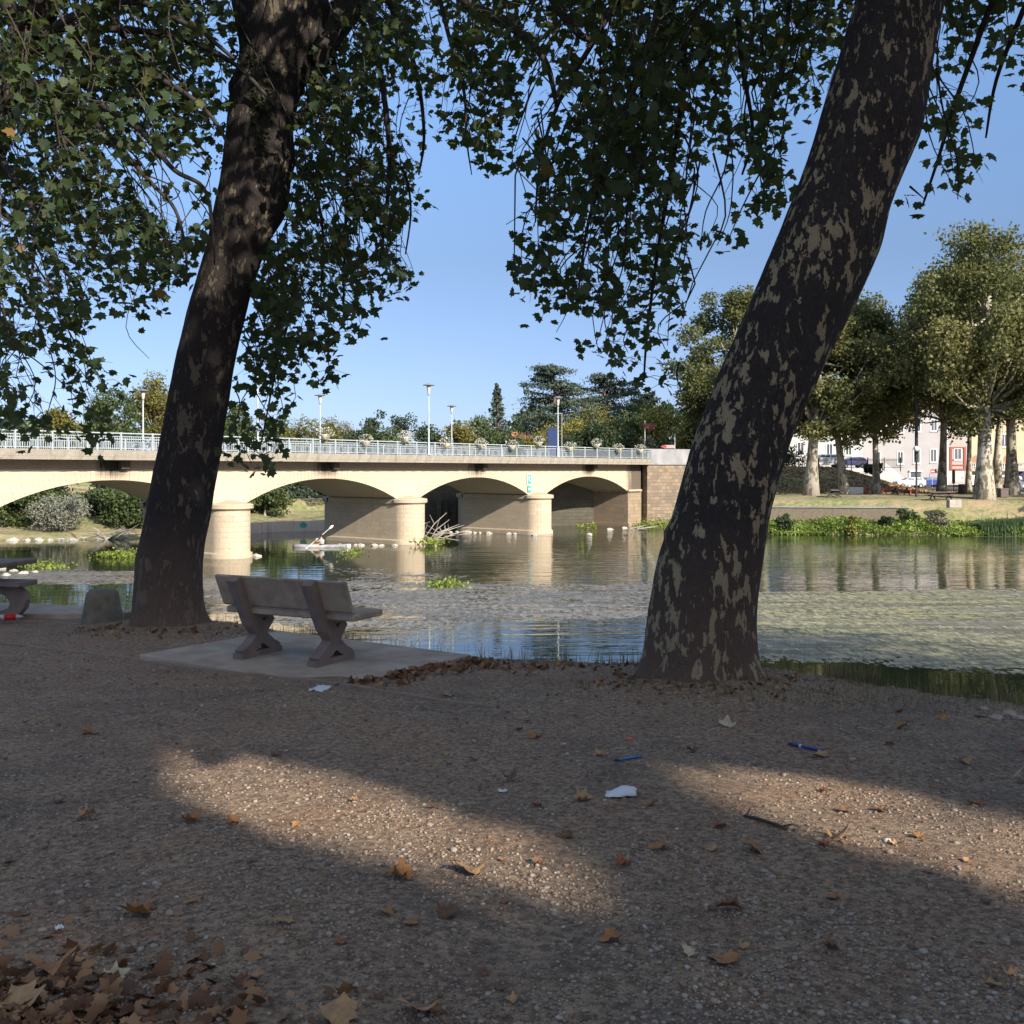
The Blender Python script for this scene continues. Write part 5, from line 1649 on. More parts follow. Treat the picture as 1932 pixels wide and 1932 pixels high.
# left group beyond the bridge
def ltree(u, vtop, y, w_px, label, seed, mat, n, z0=None, leaf=.34, nc=28):
    k = y/F; x = (u-966)*k
    z0 = float(far_h(x, y)) if z0 is None else z0
    H = CAMZ-(vtop-888)*k-z0
    cl = crown_clumps(w_px/2*k*.80, H*.40, H*.55, nc, seed, .28, .44)
    return veg('broadleaf_tree', label, (x, y, z0), cl, M[mat], leaf, n, seed, trunk=(H*.65, .25, .3))
ltree(205, 712, 128, 110, 'tall pale-green tree beyond the bridge, left of thick trunk', 501, 'far_green', 5200)
ltree(290, 708, 132, 100, 'rounder tall tree beyond the bridge touching the thick trunk', 502, 'far_olive', 5200)
ltree(110, 765, 122, 110, 'lower yellowish tree beyond the bridge at left', 503, 'far_olive', 3600)
ltree(40, 785, 118, 90, 'low green tree at far left above the railing', 504, 'far_green', 3000)
ltree(370, 745, 128, 110, 'tall green tree directly behind the thick left trunk', 505, 'far_green', 3800)
ltree(450, 765, 124, 90, 'pale tree right of the thick left trunk behind leaves', 506, 'far_green', 3600)
ltree(520, 780, 130, 70, 'small distant tree right of the hanging leaves', 507, 'far_green', 2200)
ltree(-30, 770, 116, 100, 'green tree at the left frame edge beyond the bridge', 508, 'far_green', 2500)
# distant belt of wood behind everything, closes the view at the horizon
def belt():
    r = np.random.default_rng(600)
    n = 42000
    x = r.uniform(-260, 270, n); y = r.uniform(178, 205, n)+.05*np.abs(x)
    top = 9+3.5*np.sin(x*.07)+2*np.sin(x*.19+1)+1.4*np.sin(x*.53)
    z = 0+top*r.random(n)**.6
    o = leaves('distant_wood', np.stack([x, y, z], 1), r.uniform(.9, 1.7, n), M['far_dark'], None, seed=600, up=.1)
    tag(o, 'distant green wood closing the view behind the town', 'wood', kind='stuff')
belt()

# --- under the arches: far left bank
def bankbush(u, vtop, vb, y, w_px, label, seed, mat, n, leaf=.26, nc=20, shell=.6):
    y = y+4.5; w_px *= 1.4; n = int(n*1.7); vtop -= 14; k = y/F; x = (u-966)*k; z0 = max(float(far_h(x, y)), WATER)-.1
    H = CAMZ-(vtop-888)*k-z0
    cl = crown_clumps(w_px/2*k*.80, H*.36, H*.46, nc, seed, .38, .6, .4)
    return veg('bank_shrub', label, (x, y, z0), cl, M[mat], leaf, n, seed, cat='shrub', shell=shell, trunk=(H*.5, .12, .1))
bankbush(35, 915, 1015, 84, 110, 'green willow bush under the left arch beside the pier', 701, 'far_green', 4200)
bankbush(125, 935, 1020, 82.5, 95, 'silver-grey willow shrub under the left arch', 702, 'silver', 3800, .16)
bankbush(195, 905, 1010, 88, 110, 'dark green bush behind the silver willow', 703, 'far_dark', 4200)
bankbush(255, 912, 1015, 85, 100, 'broad leafy green bush on the bank left of the thick trunk', 704, 'far_green', 5200)
bankbush(330, 900, 1010, 90, 120, 'tall bank bush behind the thick left trunk', 705, 'far_green', 3600)
bankbush(75, 880, 1000, 92, 130, 'tall dark trees-like bush above the silver willow', 706, 'far_dark', 4800)
bankbush(500, 920, 990, 95, 70, 'rounded dark green bush under the second arch beside the pier', 707, 'far_green', 3600)
bankbush(440, 915, 990, 96, 80, 'olive bush seen past the round pier under the second arch', 708, 'far_olive', 3200)
bankbush(565, 895, 950, 106, 90, 'grey-green spreading conifer shrub above the retaining wall', 709, 'conifer', 3600)
bankbush(620, 895, 950, 108, 60, 'small dark shrub above the retaining wall near the third arch', 710, 'far_dark', 1800)

# quay, retaining wall, dark wall with pilasters
q = empty('quay_wall', (0, 0, 0), 0, 'low stained concrete quay at the waterline under the second arch', 'wall')
QP = [(-30, 87.4), (-25.5, 91.2), (-21.8, 95.9), (-16, 97.8), (-11.5, 99.6)]
wall_strip(QP, WATER-1, WATER+.95, .6).build('wall_face', M['quay'], q)
b = MB()
for (u, v, sz) in ((572, 991, .34), (626, 989, .34)):
    y = 91.5 if u < 600 else 92.6
    p = px(u, v, y)
    b.lathe([(.001, 0), (sz, 0), (sz, .02), (.001, .02)], (0, 0, 0), 16)
    k = len(b.v)-64
    for i in range(k, len(b.v)):
        X, Y, Z = b.v[i]; b.v[i] = (p.x+X, y+.12-Z, p.z+Y*.75)
b.build('painted_mark', M['teal'], q)
rw = empty('retaining_wall', (0, 0, 0), 0, 'dark garden retaining wall with dry creeper under the second arch', 'wall')
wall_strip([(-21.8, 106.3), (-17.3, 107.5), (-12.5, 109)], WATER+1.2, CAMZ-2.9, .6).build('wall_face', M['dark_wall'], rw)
r = np.random.default_rng(8)
P = np.column_stack([r.uniform(-21.3, -13, 1500), np.zeros(1500), np.zeros(1500)])
P[:, 1] = 106.1+(P[:, 0]+21.3)*.30
P[:, 2] = CAMZ-2.9-np.abs(r.normal(size=1500))*.7
leaves('creeper', P, r.uniform(.12, .24, 1500), M['thin_leaf'], rw, seed=81)
MB().box(-22.4, 105.9, WATER+1.2, -22.2, 106.1, CAMZ-3.0).build('gate_post', pm('rust_red', (.3, .09, .06), (.2, .07, .05), 4, .7), rw)
dw = empty('pilaster_wall', (0, 0, 0), 0, 'tall dark old mill wall with pilasters under the third arch', 'wall')
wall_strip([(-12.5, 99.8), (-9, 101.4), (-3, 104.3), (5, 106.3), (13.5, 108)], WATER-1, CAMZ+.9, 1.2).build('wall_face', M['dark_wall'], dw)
b = MB()
for u in (842, 857, 873, 890, 830):
    y = 101.6+(u-842)*.03; p = px(u, 950, y)
    b.box(p.x-.22, y-1.3, WATER+1.0, p.x+.22, y-.2, WATER+2.9 if u != 857 else WATER+2.7)
b.build('pilasters', M['dark_wall'], dw)

# white boulders
def rock(p, s, seed, label, group):
    r = np.random.default_rng(seed); b = MB()
    b.lathe([(.001, .42), (.35, .40), (.75, .22), (.95, -.05), (.8, -.5), (.001, -.5)], (0, 0, 0), 9)
    s *= .78
    b.v = [(x*s*(1+.18*r.normal())*1.25, y*s*(1+.18*r.normal()), z*s*(1+.15*r.normal())) for x, y, z in b.v]
    o = b.build('white_boulder', M['rock_white'], None, False, loc=p, rz=seed)
    return tag(o, label, 'boulder', group)
def onwater(u, v, y=None):
    y = y or (CAMZ-WATER)*F/(v-888.); return Vector(((u-966)/F*y, y, WATER+.03))
for i, (u, v, s_) in enumerate([(838, 999, .2), (850, 998.5, .3), (862, 998, .32), (877, 998.5, .42), (884, 998.5, .45), (896, 999.5, .3), (905, 999.5, .3), (921, 1000.5, .5), (960, 1001.5, .35), (971, 1002, .38), (1008, 1004, .4)]):
    p = onwater(u, v+6)
    rock(p, s_*.8, 800+i, 'white boulder at waterline along the third pier', 'white boulders along the third pier')
for i, (u, v, s_) in enumerate([(672, 1025, .3), (681, 1025.5, .5), (706, 1026, .5), (720, 1026, .35), (745, 1026, .4), (641, 1024, .25)]):
    rock(onwater(u, v+4), s_*.8, 830+i, 'white boulder at waterline along the second pier', 'white boulders along the second pier')
for i, (u, v, s_) in enumerate([(25, 1028, .8), (52, 1027, .55), (72, 1026, .7), (95, 1026, .5), (115, 1025, .6), (136, 1025, .7), (160, 1023, .6), (185, 1022, .45), (205, 1022, .5), (225, 1021, .4)]):
    rock(onwater(u, v+3, 83.4 if u < 150 else 85), s_*.75, 850+i, 'sunlit white boulder on the shore under the left arch', 'white boulders under the left arch')
for i, (u, v, s_) in enumerate([(26, 1078, .5), (45, 1082, .6), (12, 1086, .6), (66, 1080, .4), (5, 1074, .4)]):
    rock(onwater(u, v), s_*.55, 870+i, 'white boulder in shallow water at foot of the leftmost pier', 'white boulders by the leftmost pier')
rock(onwater(655, 1043), .45, 890, 'white boulder alone in the water between first pier and second', None)
rock(onwater(1112, 1009), .38, 891, 'white boulder on the water just right of the third pier', None)
rock(onwater(1150, 998, 99), .4, 892, 'pale boulder under the last arch near its left end', None)
rock(onwater(1178, 996, 101), .4, 893, 'pale boulder under the last arch in the middle', None)
rock(onwater(1205, 995, 102), .45, 894, 'pale boulder at the corner of the abutment', None)
rock(onwater(484, 1052, 68), .4, 895, 'white boulder at right foot of the first round pier', None)

def driftwood(p, seed, label, L=3.5, n=14, H=1.5, cat='driftwood'):
    r = np.random.default_rng(seed); b = MB()
    for i in range(n):
        a = r.uniform(-.5, .9) if i < n*.7 else r.uniform(2.2, 3.6)
        l = L*r.uniform(.3, 1)
        s = Vector((r.normal()*.4, r.normal()*.3, -.1))
        t = s+Vector((math.cos(a)*l, r.normal()*.4, abs(r.normal())*H*.5+.1*l))
        m = (s+t)/2+Vector((r.normal()*.15, 0, r.uniform(.1, .4)*H*.5))
        b.tube([s, m, t], [.05, .04, .012], 5)
        if r.random() < .7:
            b.tube([m, m+Vector((r.normal()*.5, .1, r.uniform(.2, .7)*H*.6))], [.025, .008], 4)
    o = b.build('driftwood', M['wood_grey'], None, True, loc=p)
    return tag(o, label, cat)
driftwood(onwater(806, 1026), 31, 'bleached fallen branch with twigs in the water right of the second pier', 3.6, 16, 2.6)
driftwood(px(215, 1016, 85), 32, 'pile of bleached branches on the shore under the left arch', 3.2, 14, 1.2)
driftwood(onwater(1195, 1002, 98), 33, 'thin dark branch lying in the water before the abutment', 2.6, 6, .5)
r = np.random.default_rng(3)
Pq = np.array([tuple(onwater(812+r.normal()*14, 1030+r.normal()*2)) for _ in range(160)]); Pq[:, 2] += .1+.4*r.random(160)
tag(leaves('green_sprays', Pq, r.uniform(.15, .4, 160), M['water_plant'], None, seed=12), 'green leaves caught in the fallen branch by the second pier', 'water plants', kind='stuff')
# small green plant islands on the water
Pq = []
for cu, cv, su, sv, n_ in ((232, 1050, 26, 3, 700), (90, 1072, 22, 2, 260), (660, 1043, 14, 1.5, 200), (840, 1107, 18, 2.5, 260), (1115, 992, 0, 0, 0)):
    for _ in range(n_):
        p = onwater(cu+r.normal()*su, cv+r.normal()*sv); p.z += abs(r.normal())*.16; Pq.append(tuple(p))
for _ in range(900):
    u = r.uniform(1090, 1230); p = Vector(((u-966)/F*102, r.uniform(100.5, 104), WATER+.05+abs(r.normal())*.2))
    if u > 1125 and u < 1195: continue
    Pq.append(tuple(p))
for _ in range(1500):
    u = r.uniform(1212, 1300); p = Vector(((u-966)/F*103, r.uniform(100, 105.5), WATER+.1+abs(r.normal())*.35)); Pq.append(tuple(p))
tag(leaves('water_plants', np.array(Pq), r.uniform(.10, .24, len(Pq)), M['water_plant'], None, seed=13, up=.8), 'small bright green plant islands on the water near the piers', 'water plants', kind='stuff')

# bright green waterside plants along the right bank
r = np.random.default_rng(14)
n = 30000
x = r.uniform(19.5, 75, n); d = r.random(n)*5.2-.6
y = np.interp(x, SX, SY)+d
z = far_h(x, y)
hh = (.25+.55*np.clip(np.sin(x*.9)+np.sin(x*.37+2)+.4, 0, 1.6))*(1-.5*(d/5)**2)
P = np.column_stack([x, y, np.maximum(z, WATER)+.05+hh*r.random(n)])
atv = np.clip(.35*r.random(n)+.5*(np.sin(x*1.3)*.5+.5), 0, 1)
tag(leaves('waterside_plants', P, r.uniform(.14, .32, n), M['water_plant'], None, seed=14, attr=atv, up=.6), 'bright green leafy plants along the far waterline on the right', 'water plants', kind='stuff')
def reed_clump(u0, u1, y, h, n, label, seed, mat='reed', w=.035):
    r = np.random.default_rng(seed)
    x = ((r.uniform(u0, u1, n))-966)/F*y; yy = y+r.normal(size=n)*.9
    zz = np.maximum(far_h(x, yy), WATER)
    return blades('reed_bed', np.column_stack([x, yy]), zz, (h*.5, h), w, M[mat], seed, label, 'reeds', .25)
reed_clump(1845, 1990, 90.5, 1.6, 4200, 'dark green reeds on the far bank at right edge', 21)
def lowbush(u, vtop, vb, y, w_px, label, seed, mat, n=1800):
    k = y/F; x = (u-966)*k; z0 = max(float(far_h(x, y)), WATER)-.05
    H = max(CAMZ-(vtop-888)*k-z0, .8)
    cl = crown_clumps(w_px/2*k*.7, H*.36, H*.42, 12, seed, .42, .6, .4)
    return veg('low_shrub', label, (x, y, z0), cl, M[mat], .2, n, seed, cat='shrub')
lowbush(1712, 944, 975, 92, 46, 'olive-green bush on the far bank below the lamp post', 901, 'far_green', 2600)
lowbush(1672, 966, 978, 91.5, 30, 'dark low bush on the bank left of the olive-green one', 902, 'far_dark', 1600)
lowbush(1480, 964, 982, 92, 36, 'dark weeds on the far bank beside the leaning trunk', 903, 'far_dark', 1600)
lowbush(1610, 962, 985, 90.5, 34, 'bright yellow flowering clump at the far waterline', 904, 'far_yellow', 1100)
lowbush(1770, 960, 980, 91, 60, 'straw-green scrub on the far bank right of the olive bush', 905, 'thin_leaf', 1400)

# low concrete river wall on the right bank, with pale top
lw = empty('river_wall', (0, 0, 0), 0, 'low grey concrete wall with pale top on the far bank', 'wall')
wall_strip([(24.0, 96.2), (31, 95.0), (36.5, 94.2)], WATER+.4, CAMZ-3.45, .8).build('wall_face', M['old_concrete'], lw)
wall_strip([(24.0, 96.1), (31, 94.9), (36.5, 94.1)], CAMZ-3.447, CAMZ-3.36, .95).build('coping', M['grey_conc'], lw)
bk = MB().box(-.6, -.3, -.3, .6, .3, .45, .04).build('stone_block', M['quay'], None, loc=px(1800, 952, 93.5), rz=.1)
tag(bk, 'square pale stone block half buried in the far bank', 'stone')

# fallen leaves on the slope
r = np.random.default_rng(15); n = 9000
x = r.uniform(22, 52, n); y = r.uniform(112, 129, n); P = np.column_stack([x, y, far_h(x, y)+.03])
tag(leaves('slope_leaves', P, r.uniform(.2, .4, n), M['far_litter'], None, seed=15, down=0, up=1.2), 'rust-brown fallen leaves covering the bank below the street', 'leaf litter', kind='stuff')

# ------------------------------------------------------------------ park furniture
def picnic(u, v, y, rz, label, L=1.9):
    x = (u-966)/F*y
    o = empty('picnic_table', (x, y, float(far_h(x, y))), rz, label, 'picnic table', 'picnic tables in the far park')
    MB().box(-L/2, -.4, .70, L/2, .4, .76).build('table_top', M['bench_leg'], o)
    for s in (-1, 1): MB().box(-L/2, s*.72-.15, .43, L/2, s*.72+.15, .48).build('seat', M['bench_leg'], o)
    for s in (-1, 1):
        b = MB()
        xx = s*L*.33
        for k in (-1, 1):
            b.prism([(k*.55, 0), (k*.68, 0), (-k*.08, .70), (-k*.22, .70)], 'x', xx-.05+.002*k, xx+.05+.002*k)
        b.box(xx-.05, -.85, .36, xx+.05, .85, .425)
        b.build('leg', M['dark_metal'], o)
    return o
picnic(1573, 937, 101, 1.45, 'dark picnic table below the leaf-covered bank')
picnic(1775, 939, 97, .05, 'long dark picnic table between the lamp post and the thickest trunk', 2.4)
picnic(1700, 936, 106, .1, 'low dark picnic table behind red barrier, left of the lamp post')
def barrel(u, v, y, w, h, mat, label, name='litter_bin', square=False):
    x = (u-966)/F*y; z = float(far_h(x, y))
    b = MB()
    if square: b.box(-w/2, -w/2, 0, w/2, w/2, h, .04); b.box(-w/2-.04, -w/2-.04, h-.12, w/2+.04, w/2+.04, h+.02, .02)
    else: b.lathe([(w*.42, 0), (w*.5, .1), (w*.5, h-.1), (w*.46, h), (w*.40, h), (w*.38, h-.2), (.001, h-.25)], n=18)
    o = b.build(name, mat, None, not square, loc=(x, y, z)); return tag(o, label, 'litter bin')
barrel(1815, 928, 110, .75, 1.05, pm('bin_brown', (.12, .07, .05), (.08, .05, .04), 4, .7), 'round brown litter bin left of slim white-trunked plane')
barrel(1892, 936, 100, .78, .85, pm('bin_grey', (.16, .13, .12), (.11, .09, .085), 4, .8), 'square grey-brown bin between the two big right trunks', square=True)
# tall lamp post in the park
x = (1729-966)/F*101
o = empty('park_lamp', (x, 101, float(far_h(x, 101))), 0, 'tall dark lamp post with white globe in the far park', 'street lamp')
MB().lathe([(.12, 0), (.12, .3), (.09, .4), (.10, 3.5), (.16, 3.8), (.15, 9), (.08, 12.5), (.001, 12.6)], n=12).build('pole', M['dark_metal'], o, True)
MB().lathe([(.001, -.28), (.2, -.2), (.28, 0), (.2, .2), (.001, .28)], (-.15, -.3, 4.75), 16).build('globe', M['white_paint'], o, True)
# black totem sign near the garage
x = (1844-966)/F*112; o = empty('totem_sign', (x-2.6, 112, float(far_h(x, 112))), 0, 'narrow black sign on a thin post before the garage door', 'sign')
MB().box(-.16, -.05, 1.1, .16, .05, 2.6, .02).build('panel', M['dark_metal'], o); MB().box(-.03, -.03, 0, .03, .03, 1.1).build('post', M['dark_metal'], o)
# red and white barrier and white block
M['red2'] = pm('barrier_red', (.62, .07, .04), (.5, .06, .04), 3, .6)
for i, (u, y, L, lab) in enumerate([(1625, 112, 1.8, 'red plastic barrier lying left of the sunlit straight trunk'), (1678, 114, 2.4, 'red work barrier right of the sunlit straight trunk'),
                                    (1703, 113, 1.5, 'red work barrier before the silver car'), (1722, 112, 1.0, 'short red barrier beside the lamp post')]):
    x = (u-966)/F*y
    o = empty('work_barrier', (x, y, float(far_h(x, y))), .1*i-.1, lab, 'barrier', 'red work barriers in the far park')
    MB().box(-L/2, -.03, .25, L/2, .03, .45).build('rail', M['red2'], o)
    for s in (-1, 1):
        MB().box(s*L*.4-.04, -.25, 0, s*L*.4+.04, .25, .30).build('foot', M['red2'], o)
x = (1604-966)/F*110
tag(MB().box(-.9, -.4, 0, .9, .4, .75, .05).build('concrete_block', M['white_paint'], None, loc=(x+.4, 110, float(far_h(x, 110)))), 'white concrete block beside the red barrier at the bank foot', 'concrete block')
# wooden rail along the parking
x0 = (1745-966)/F*124
o = empty('parking_rail', (x0, 124, float(far_h(x0, 124))), 0, 'low dark wooden rail in front of the parked cars', 'railing')
MB().box(0, -.06, .45, 11, .06, .68).build('beam', M['dark_metal'], o)
for k in range(6): MB().box(k*2.1, -.08, 0, k*2.1+.16, .08, .45).build('post', M['dark_metal'], o)

# road through the parking
b = MB().add([(38, 126, 0), (140, 126, 0), (140, 157, 0), (38, 157, 0)], [(0, 1, 2, 3)])
o = b.build('parking_road', M['asphalt'], None, loc=(0, 0, float(far_h(60, 140))+.06)); tag(o, kind='structure')

# cars
def car(name, loc, rz, paint, label, L=4.0, W=1.7, H=1.5, kind='hatch', group='cars parked beyond the park'):
    o = empty(name, loc, rz, label, 'car', group)
    if kind == 'hatch':
        low = [(-.5, .25), (-.5, .55), (-.46, .66), (-.25, .74), (-.22, .75), (.42, .78), (.48, .70), (.5, .45), (.49, .22)]
        top = [(-.24, .74), (-.08, .97), (.02, 1.0), (.25, 1.0), (.38, .95), (.45, .78)]
    elif kind == 'van':
        low = [(-.5, .2), (-.5, .6), (-.44, .68), (-.30, .74), (.49, .76), (.5, .25)]
        top = [(-.31, .73), (-.20, .97), (-.1, 1.0), (.42, 1.0), (.48, .94), (.49, .76)]
    else:
        low = [(-.5, .25), (-.5, .55), (-.46, .66), (-.22, .74), (.38, .76), (.49, .70), (.5, .45), (.49, .22)]
        top = [(-.22, .73), (-.06, .97), (.0, 1.0), (.16, 1.0), (.36, .76)]
    b = MB()
    lw = [(x*L, z*H) for x, z in low]; tw_ = [(x*L, z*H) for x, z in top]
    b.prism(lw, 'y', -W/2, W/2)
    # cabin narrower at the roof
    n = len(tw_)
    v = []
    for s in (-1, 1):
        for x, z in tw_:
            k = (z-.73*H)/(.27*H)
            v.append((x, s*(W/2-.03-.16*k), z))
    b.add(v, [tuple(range(n)), tuple(range(2*n-1, n-1, -1))]+[(i, i+n, (i+1) % n+n, (i+1) % n) for i in range(n)])
    bo_ = b.build('body', paint, o); md = bo_.modifiers.new('b', 'BEVEL'); md.width = .05; md.segments = 2
    gw = []
    zz0, zz1 = .77*H, .93*H
    x0_, x1_ = tw_[0][0]+.30, tw_[-1][0]-.25
    for s in (-1, 1):
        yb = s*(W/2-.045); yt = s*(W/2-.03-.16*.74+.01)
        m = (x0_+x1_)/2
        for a, c in ((x0_, m-.05), (m+.05, x1_)):
            ta = a+(.34 if a == x0_ else 0); tc_ = c-(.14 if c == x1_ else 0)
            MB().add([(a, yb+s*.01, zz0), (c, yb+s*.01, zz0), (tc_, yt+s*.012, zz1), (ta, yt+s*.012, zz1)], [(0, 1, 2, 3)]).build('side_window', M['glass'], o)
    a, c = Vector((tw_[0][0], 0, tw_[0][1])), Vector((tw_[1][0], 0, tw_[1][1])); nrm = Vector((-(c-a).z, 0, (c-a).x)).normalized()*.02
    MB().add([(a+nrm+Vector((.03, -W/2+.14, .03))), (a+nrm+Vector((.03, W/2-.14, .03))), (c+nrm+Vector((-.03, W/2-.24, -.02))), (c+nrm+Vector((-.03, -W/2+.24, -.02)))], [(0, 1, 2, 3)]).build('windscreen', M['glass'], o)
    a, c = Vector((tw_[-1][0], 0, tw_[-1][1])), Vector((tw_[-2][0], 0, tw_[-2][1])); nrm = Vector(((c-a).z, 0, -(c-a).x)).normalized()*.02
    MB().add([(a+nrm+Vector((-.01, -W/2+.16, .03))), (a+nrm+Vector((-.01, W/2-.16, .03))), (c+nrm+Vector((0, W/2-.24, -.03))), (c+nrm+Vector((0, -W/2+.24, -.03)))], [(0, 1, 2, 3)]).build('rear_window', M['glass'], o)
    for sx_ in (-.31, .31):
        for s in (-1, 1):
            wv = MB(); wv.lathe([(.18, -.1), (.32, -.1), (.335, -.05), (.335, .05), (.32, .1), (.18, .1), (.18, -.1)], n=20)
            wv.v = [(x, z, y) for x, y, z in wv.v]
            we = wv.build('wheel', M['dark_metal'], o, True, loc=(sx_*L, s*(W/2-.08), .335))
            rv = MB(); rv.lathe([(.001, -.085), (.19, -.085), (.19, .085), (.001, .085)], n=14); rv.v = [(x, z, y) for x, y, z in rv.v]
            rv.build('rim', M['lamp_grey'], we)
    for s in (-1, 1):
        MB().box(-.5*L-.012, s*(W/2-.28)-.16, .56*H, -.5*L+.06, s*(W/2-.28)+.16, .64*H, .02).build('headlight', M['plate_white'], o)
        MB().box(.5*L-.14, s*(W/2-.12)-.10, .56*H, .5*L-.0, s*(W/2-.12)+.105, .72*H, .02).build('tail_light', M['red2'], o)
    return o
pz = float(far_h(60, 140))+.065
P_silver = pm('silver_paint', (.62, .64, .68), (.58, .6, .64), 1, .25, metal=.3, spec=.6, coat=.6)
P_blue = pm('blue_paint', (.02, .04, .22), (.02, .05, .26), 1, .2, spec=.6, coat=.8)
P_gold = pm('brown_paint', (.24, .16, .09), (.2, .13, .08), 1, .3, spec=.6, coat=.6)
P_white = pm('white_car_paint', (.7, .7, .7), (.66, .66, .66), 1, .25, spec=.6, coat=.6)
car('parked_car', ((1716-966)/F*146, 146, pz), .04, P_silver, 'silver hatchback parked nose left before the grey house', 4.15)
car('parked_car', ((1750-966)/F*150, 150, pz), .1, P_blue, 'dark blue hatchback parked behind the silver one', 3.6)
car('parked_car', ((1893-966)/F*137, 137, pz), .0, P_gold, 'brown estate car behind the thick trunks at right', 4.4, 1.8, 1.75, 'van')
car('parked_car', ((1945-966)/F*128, 128, pz), .2, P_white, 'white car at right picture edge beyond the trunks', 4.2)
ux = (1607-966)/F*139
car('parked_car', (ux, 139, 1.95), .1, P_blue, 'small blue car up on the street behind the slope fence', 3.8)
car('parked_car', ((1560-966)/F*139, 139.5, 1.95), .0, P_white, 'white van-like car behind the fence at top of the slope', 4.4, 1.8, 1.9, 'van')
b = MB().add([(18, 131, 0), (50.5, 131, 0), (50.5, 143, 0), (18, 143, 0)], [(0, 1, 2, 3)])
tag(b.build('upper_street', M['asphalt'], None, loc=(0, 0, 1.95)), kind='structure')

# fence on the slope top
fo = empty('slope_fence', (24, 128.2, 1.9), 0, 'grey metal bar fence along the top of the leaf-covered bank', 'fence')
b = MB(); b.box(0, -.03, 1.0, 25, .03, 1.06); b.box(0, -.03, .1, 25, .03, .15)
for k in range(165): b.box(k*.15+.05, -.012, .0, k*.15+.075, .012, 1.25)
b.build('bars', M['dark_metal'], fo)
for k in range(13): MB().box(k*2.05, -.05, -.4, k*2.05+.08, .05, 1.35).build('post', M['dark_metal'], fo)
# hedge behind fence
bush(1470, 845, 133, 110, 'dark hedge behind the slope fence beside the leaning trunk', 950, 'far_dark', 3000, z0=1.9)
bush(1650, 872, 133, 30, 'dark green shrub behind the right part of the slope fence', 951, 'far_dark', 2600, z0=1.2)

# ------------------------------------------------------------------ houses
M['wall_lilac'] = pm('render_lilac', (.40, .385, .385), (.35, .335, .335), .6, .9, 20, .2, .01)
M['wall_pink'] = pm('render_pink', (.42, .36, .33), (.38, .33, .30), .6, .9)
M['wall_cream'] = pm('render_cream', (.52, .43, .29), (.46, .38, .26), .6, .9)
M['wall_white'] = pm('render_white', (.50, .49, .48), (.44, .44, .44), .6, .9)
M['brick_red'] = pm('brick_trim', (.36, .12, .09), (.28, .09, .07), 4, .85)
M['roof_tile'] = pm('roof_tile', (.42, .18, .11), (.32, .13, .08), 3, .9, 10, .5, .05, (1, 6, 1))
M['shutter'] = pm('shutter_grey', (.30, .34, .38), (.26, .3, .34), 4, .7)
HY = 158.0
def X(u, y=HY): return (u-966)/F*y
def Zv(v, y=HY): return CAMZ-(v-888)/F*y
def window(parent, u0, v0, u1, v1, y=HY, frame=M['white_paint'], shut=True):
    x0, x1, z0, z1 = X(u0, y), X(u1, y), Zv(v1, y), Zv(v0, y)
    b = MB()
    t = .14
    b.box(x0-t, y-.06, z0-t, x0, y-.004, z1+t); b.box(x1, y-.06, z0-t, x1+t, y-.004, z1+t)
    b.box(x0, y-.06, z1, x1, y-.004, z1+t); b.box(x0-t-.05, y-.14, z0-t-.1, x1+t+.05, y-.065, z0-t+.03)
    b.box(x0, y-.06, z0-t, x1, y-.004, z0)
    m = (x0+x1)/2
    b.box(m-.04, y-.05, z0, m+.04, y-.02, z1)
    w = b.build('window', frame, parent)
    MB().add([(x0, y-.012, z0), (x1, y-.012, z0), (x1, y-.012, z1), (x0, y-.012, z1)], [(0, 1, 2, 3)]).build('pane', M['glass'], w)
    if shut:
        s = MB().box(x1+t+.003, y-.10, z0, x1+t+.45, y-.05, z1); s.box(x0-t-.45, y-.10, z0, x0-t-.003, y-.05, z1)
        if shut == 2: s.build('shutter', M['shutter'], w)
    return w
def house(name, label, u0, u1, vtop, y, depth, mat, roof=True, z0=None):
    z0 = float(far_h(X((u0+u1)/2, y), y))-.5 if z0 is None else z0
    o = empty(name, (X(u0, y), y, z0), 0, label, 'house')
    x1 = X(u1, y)-X(u0, y); h = Zv(vtop, y)-z0
    MB().box(0, 0, 0, x1, depth, h).build('wall', mat, o)
    if roof:
        MB().prism([(-.5, h+.002), (depth/2, h+2.4), (depth+.5, h+.002)], 'x', -.3, x1+.3).build('roof', M['roof_tile'], o)
    return o
def at_house(o, w):
    w.parent = o; w.location = (-o.location.x, -o.location.y, -o.location.z); return w
hA = house('grey_house', 'long pale lilac house with white window surrounds behind the parked cars', 1622, 1793, 770, HY, 10, M['wall_lilac'])
for (u0, v0, u1, v1) in [(1694, 853, 1703, 874), (1724, 848, 1735, 873), (1756, 848, 1766, 871), (1695, 795, 1704, 815), (1725, 793, 1736, 813), (1757, 792, 1767, 812), (1650, 853, 1660, 874), (1651, 795, 1661, 815)]:
    at_house(hA, window(None, u0, v0, u1, v1))
b = MB()
def panel(b, u0, v0, u1, v1, y, d0=-.03, d1=-.004): b.box(X(u0, y), y+d0, Zv(v1, y), X(u1, y), y+d1, Zv(v0, y))
b = MB(); panel(b, 1718, 890, 1737, 918, HY, -.05); at_house(hA, b.build('doorway', M['glass'], None))
b = MB(); panel(b, 1715, 887.5, 1740, 890, HY, -.3); panel(b, 1714.5, 890, 1717.8, 920, HY, -.08); at_house(hA, b.build('door_frame', M['white_paint'], None))
b = MB(); panel(b, 1754, 892, 1765, 919, HY, -.05); at_house(hA, b.build('door', M['shutter'], None))
b = MB(); panel(b, 1765, 884.5, 1771, 889.5, HY, -.4); at_house(hA, b.build('air_unit', M['lamp_disc'], None))
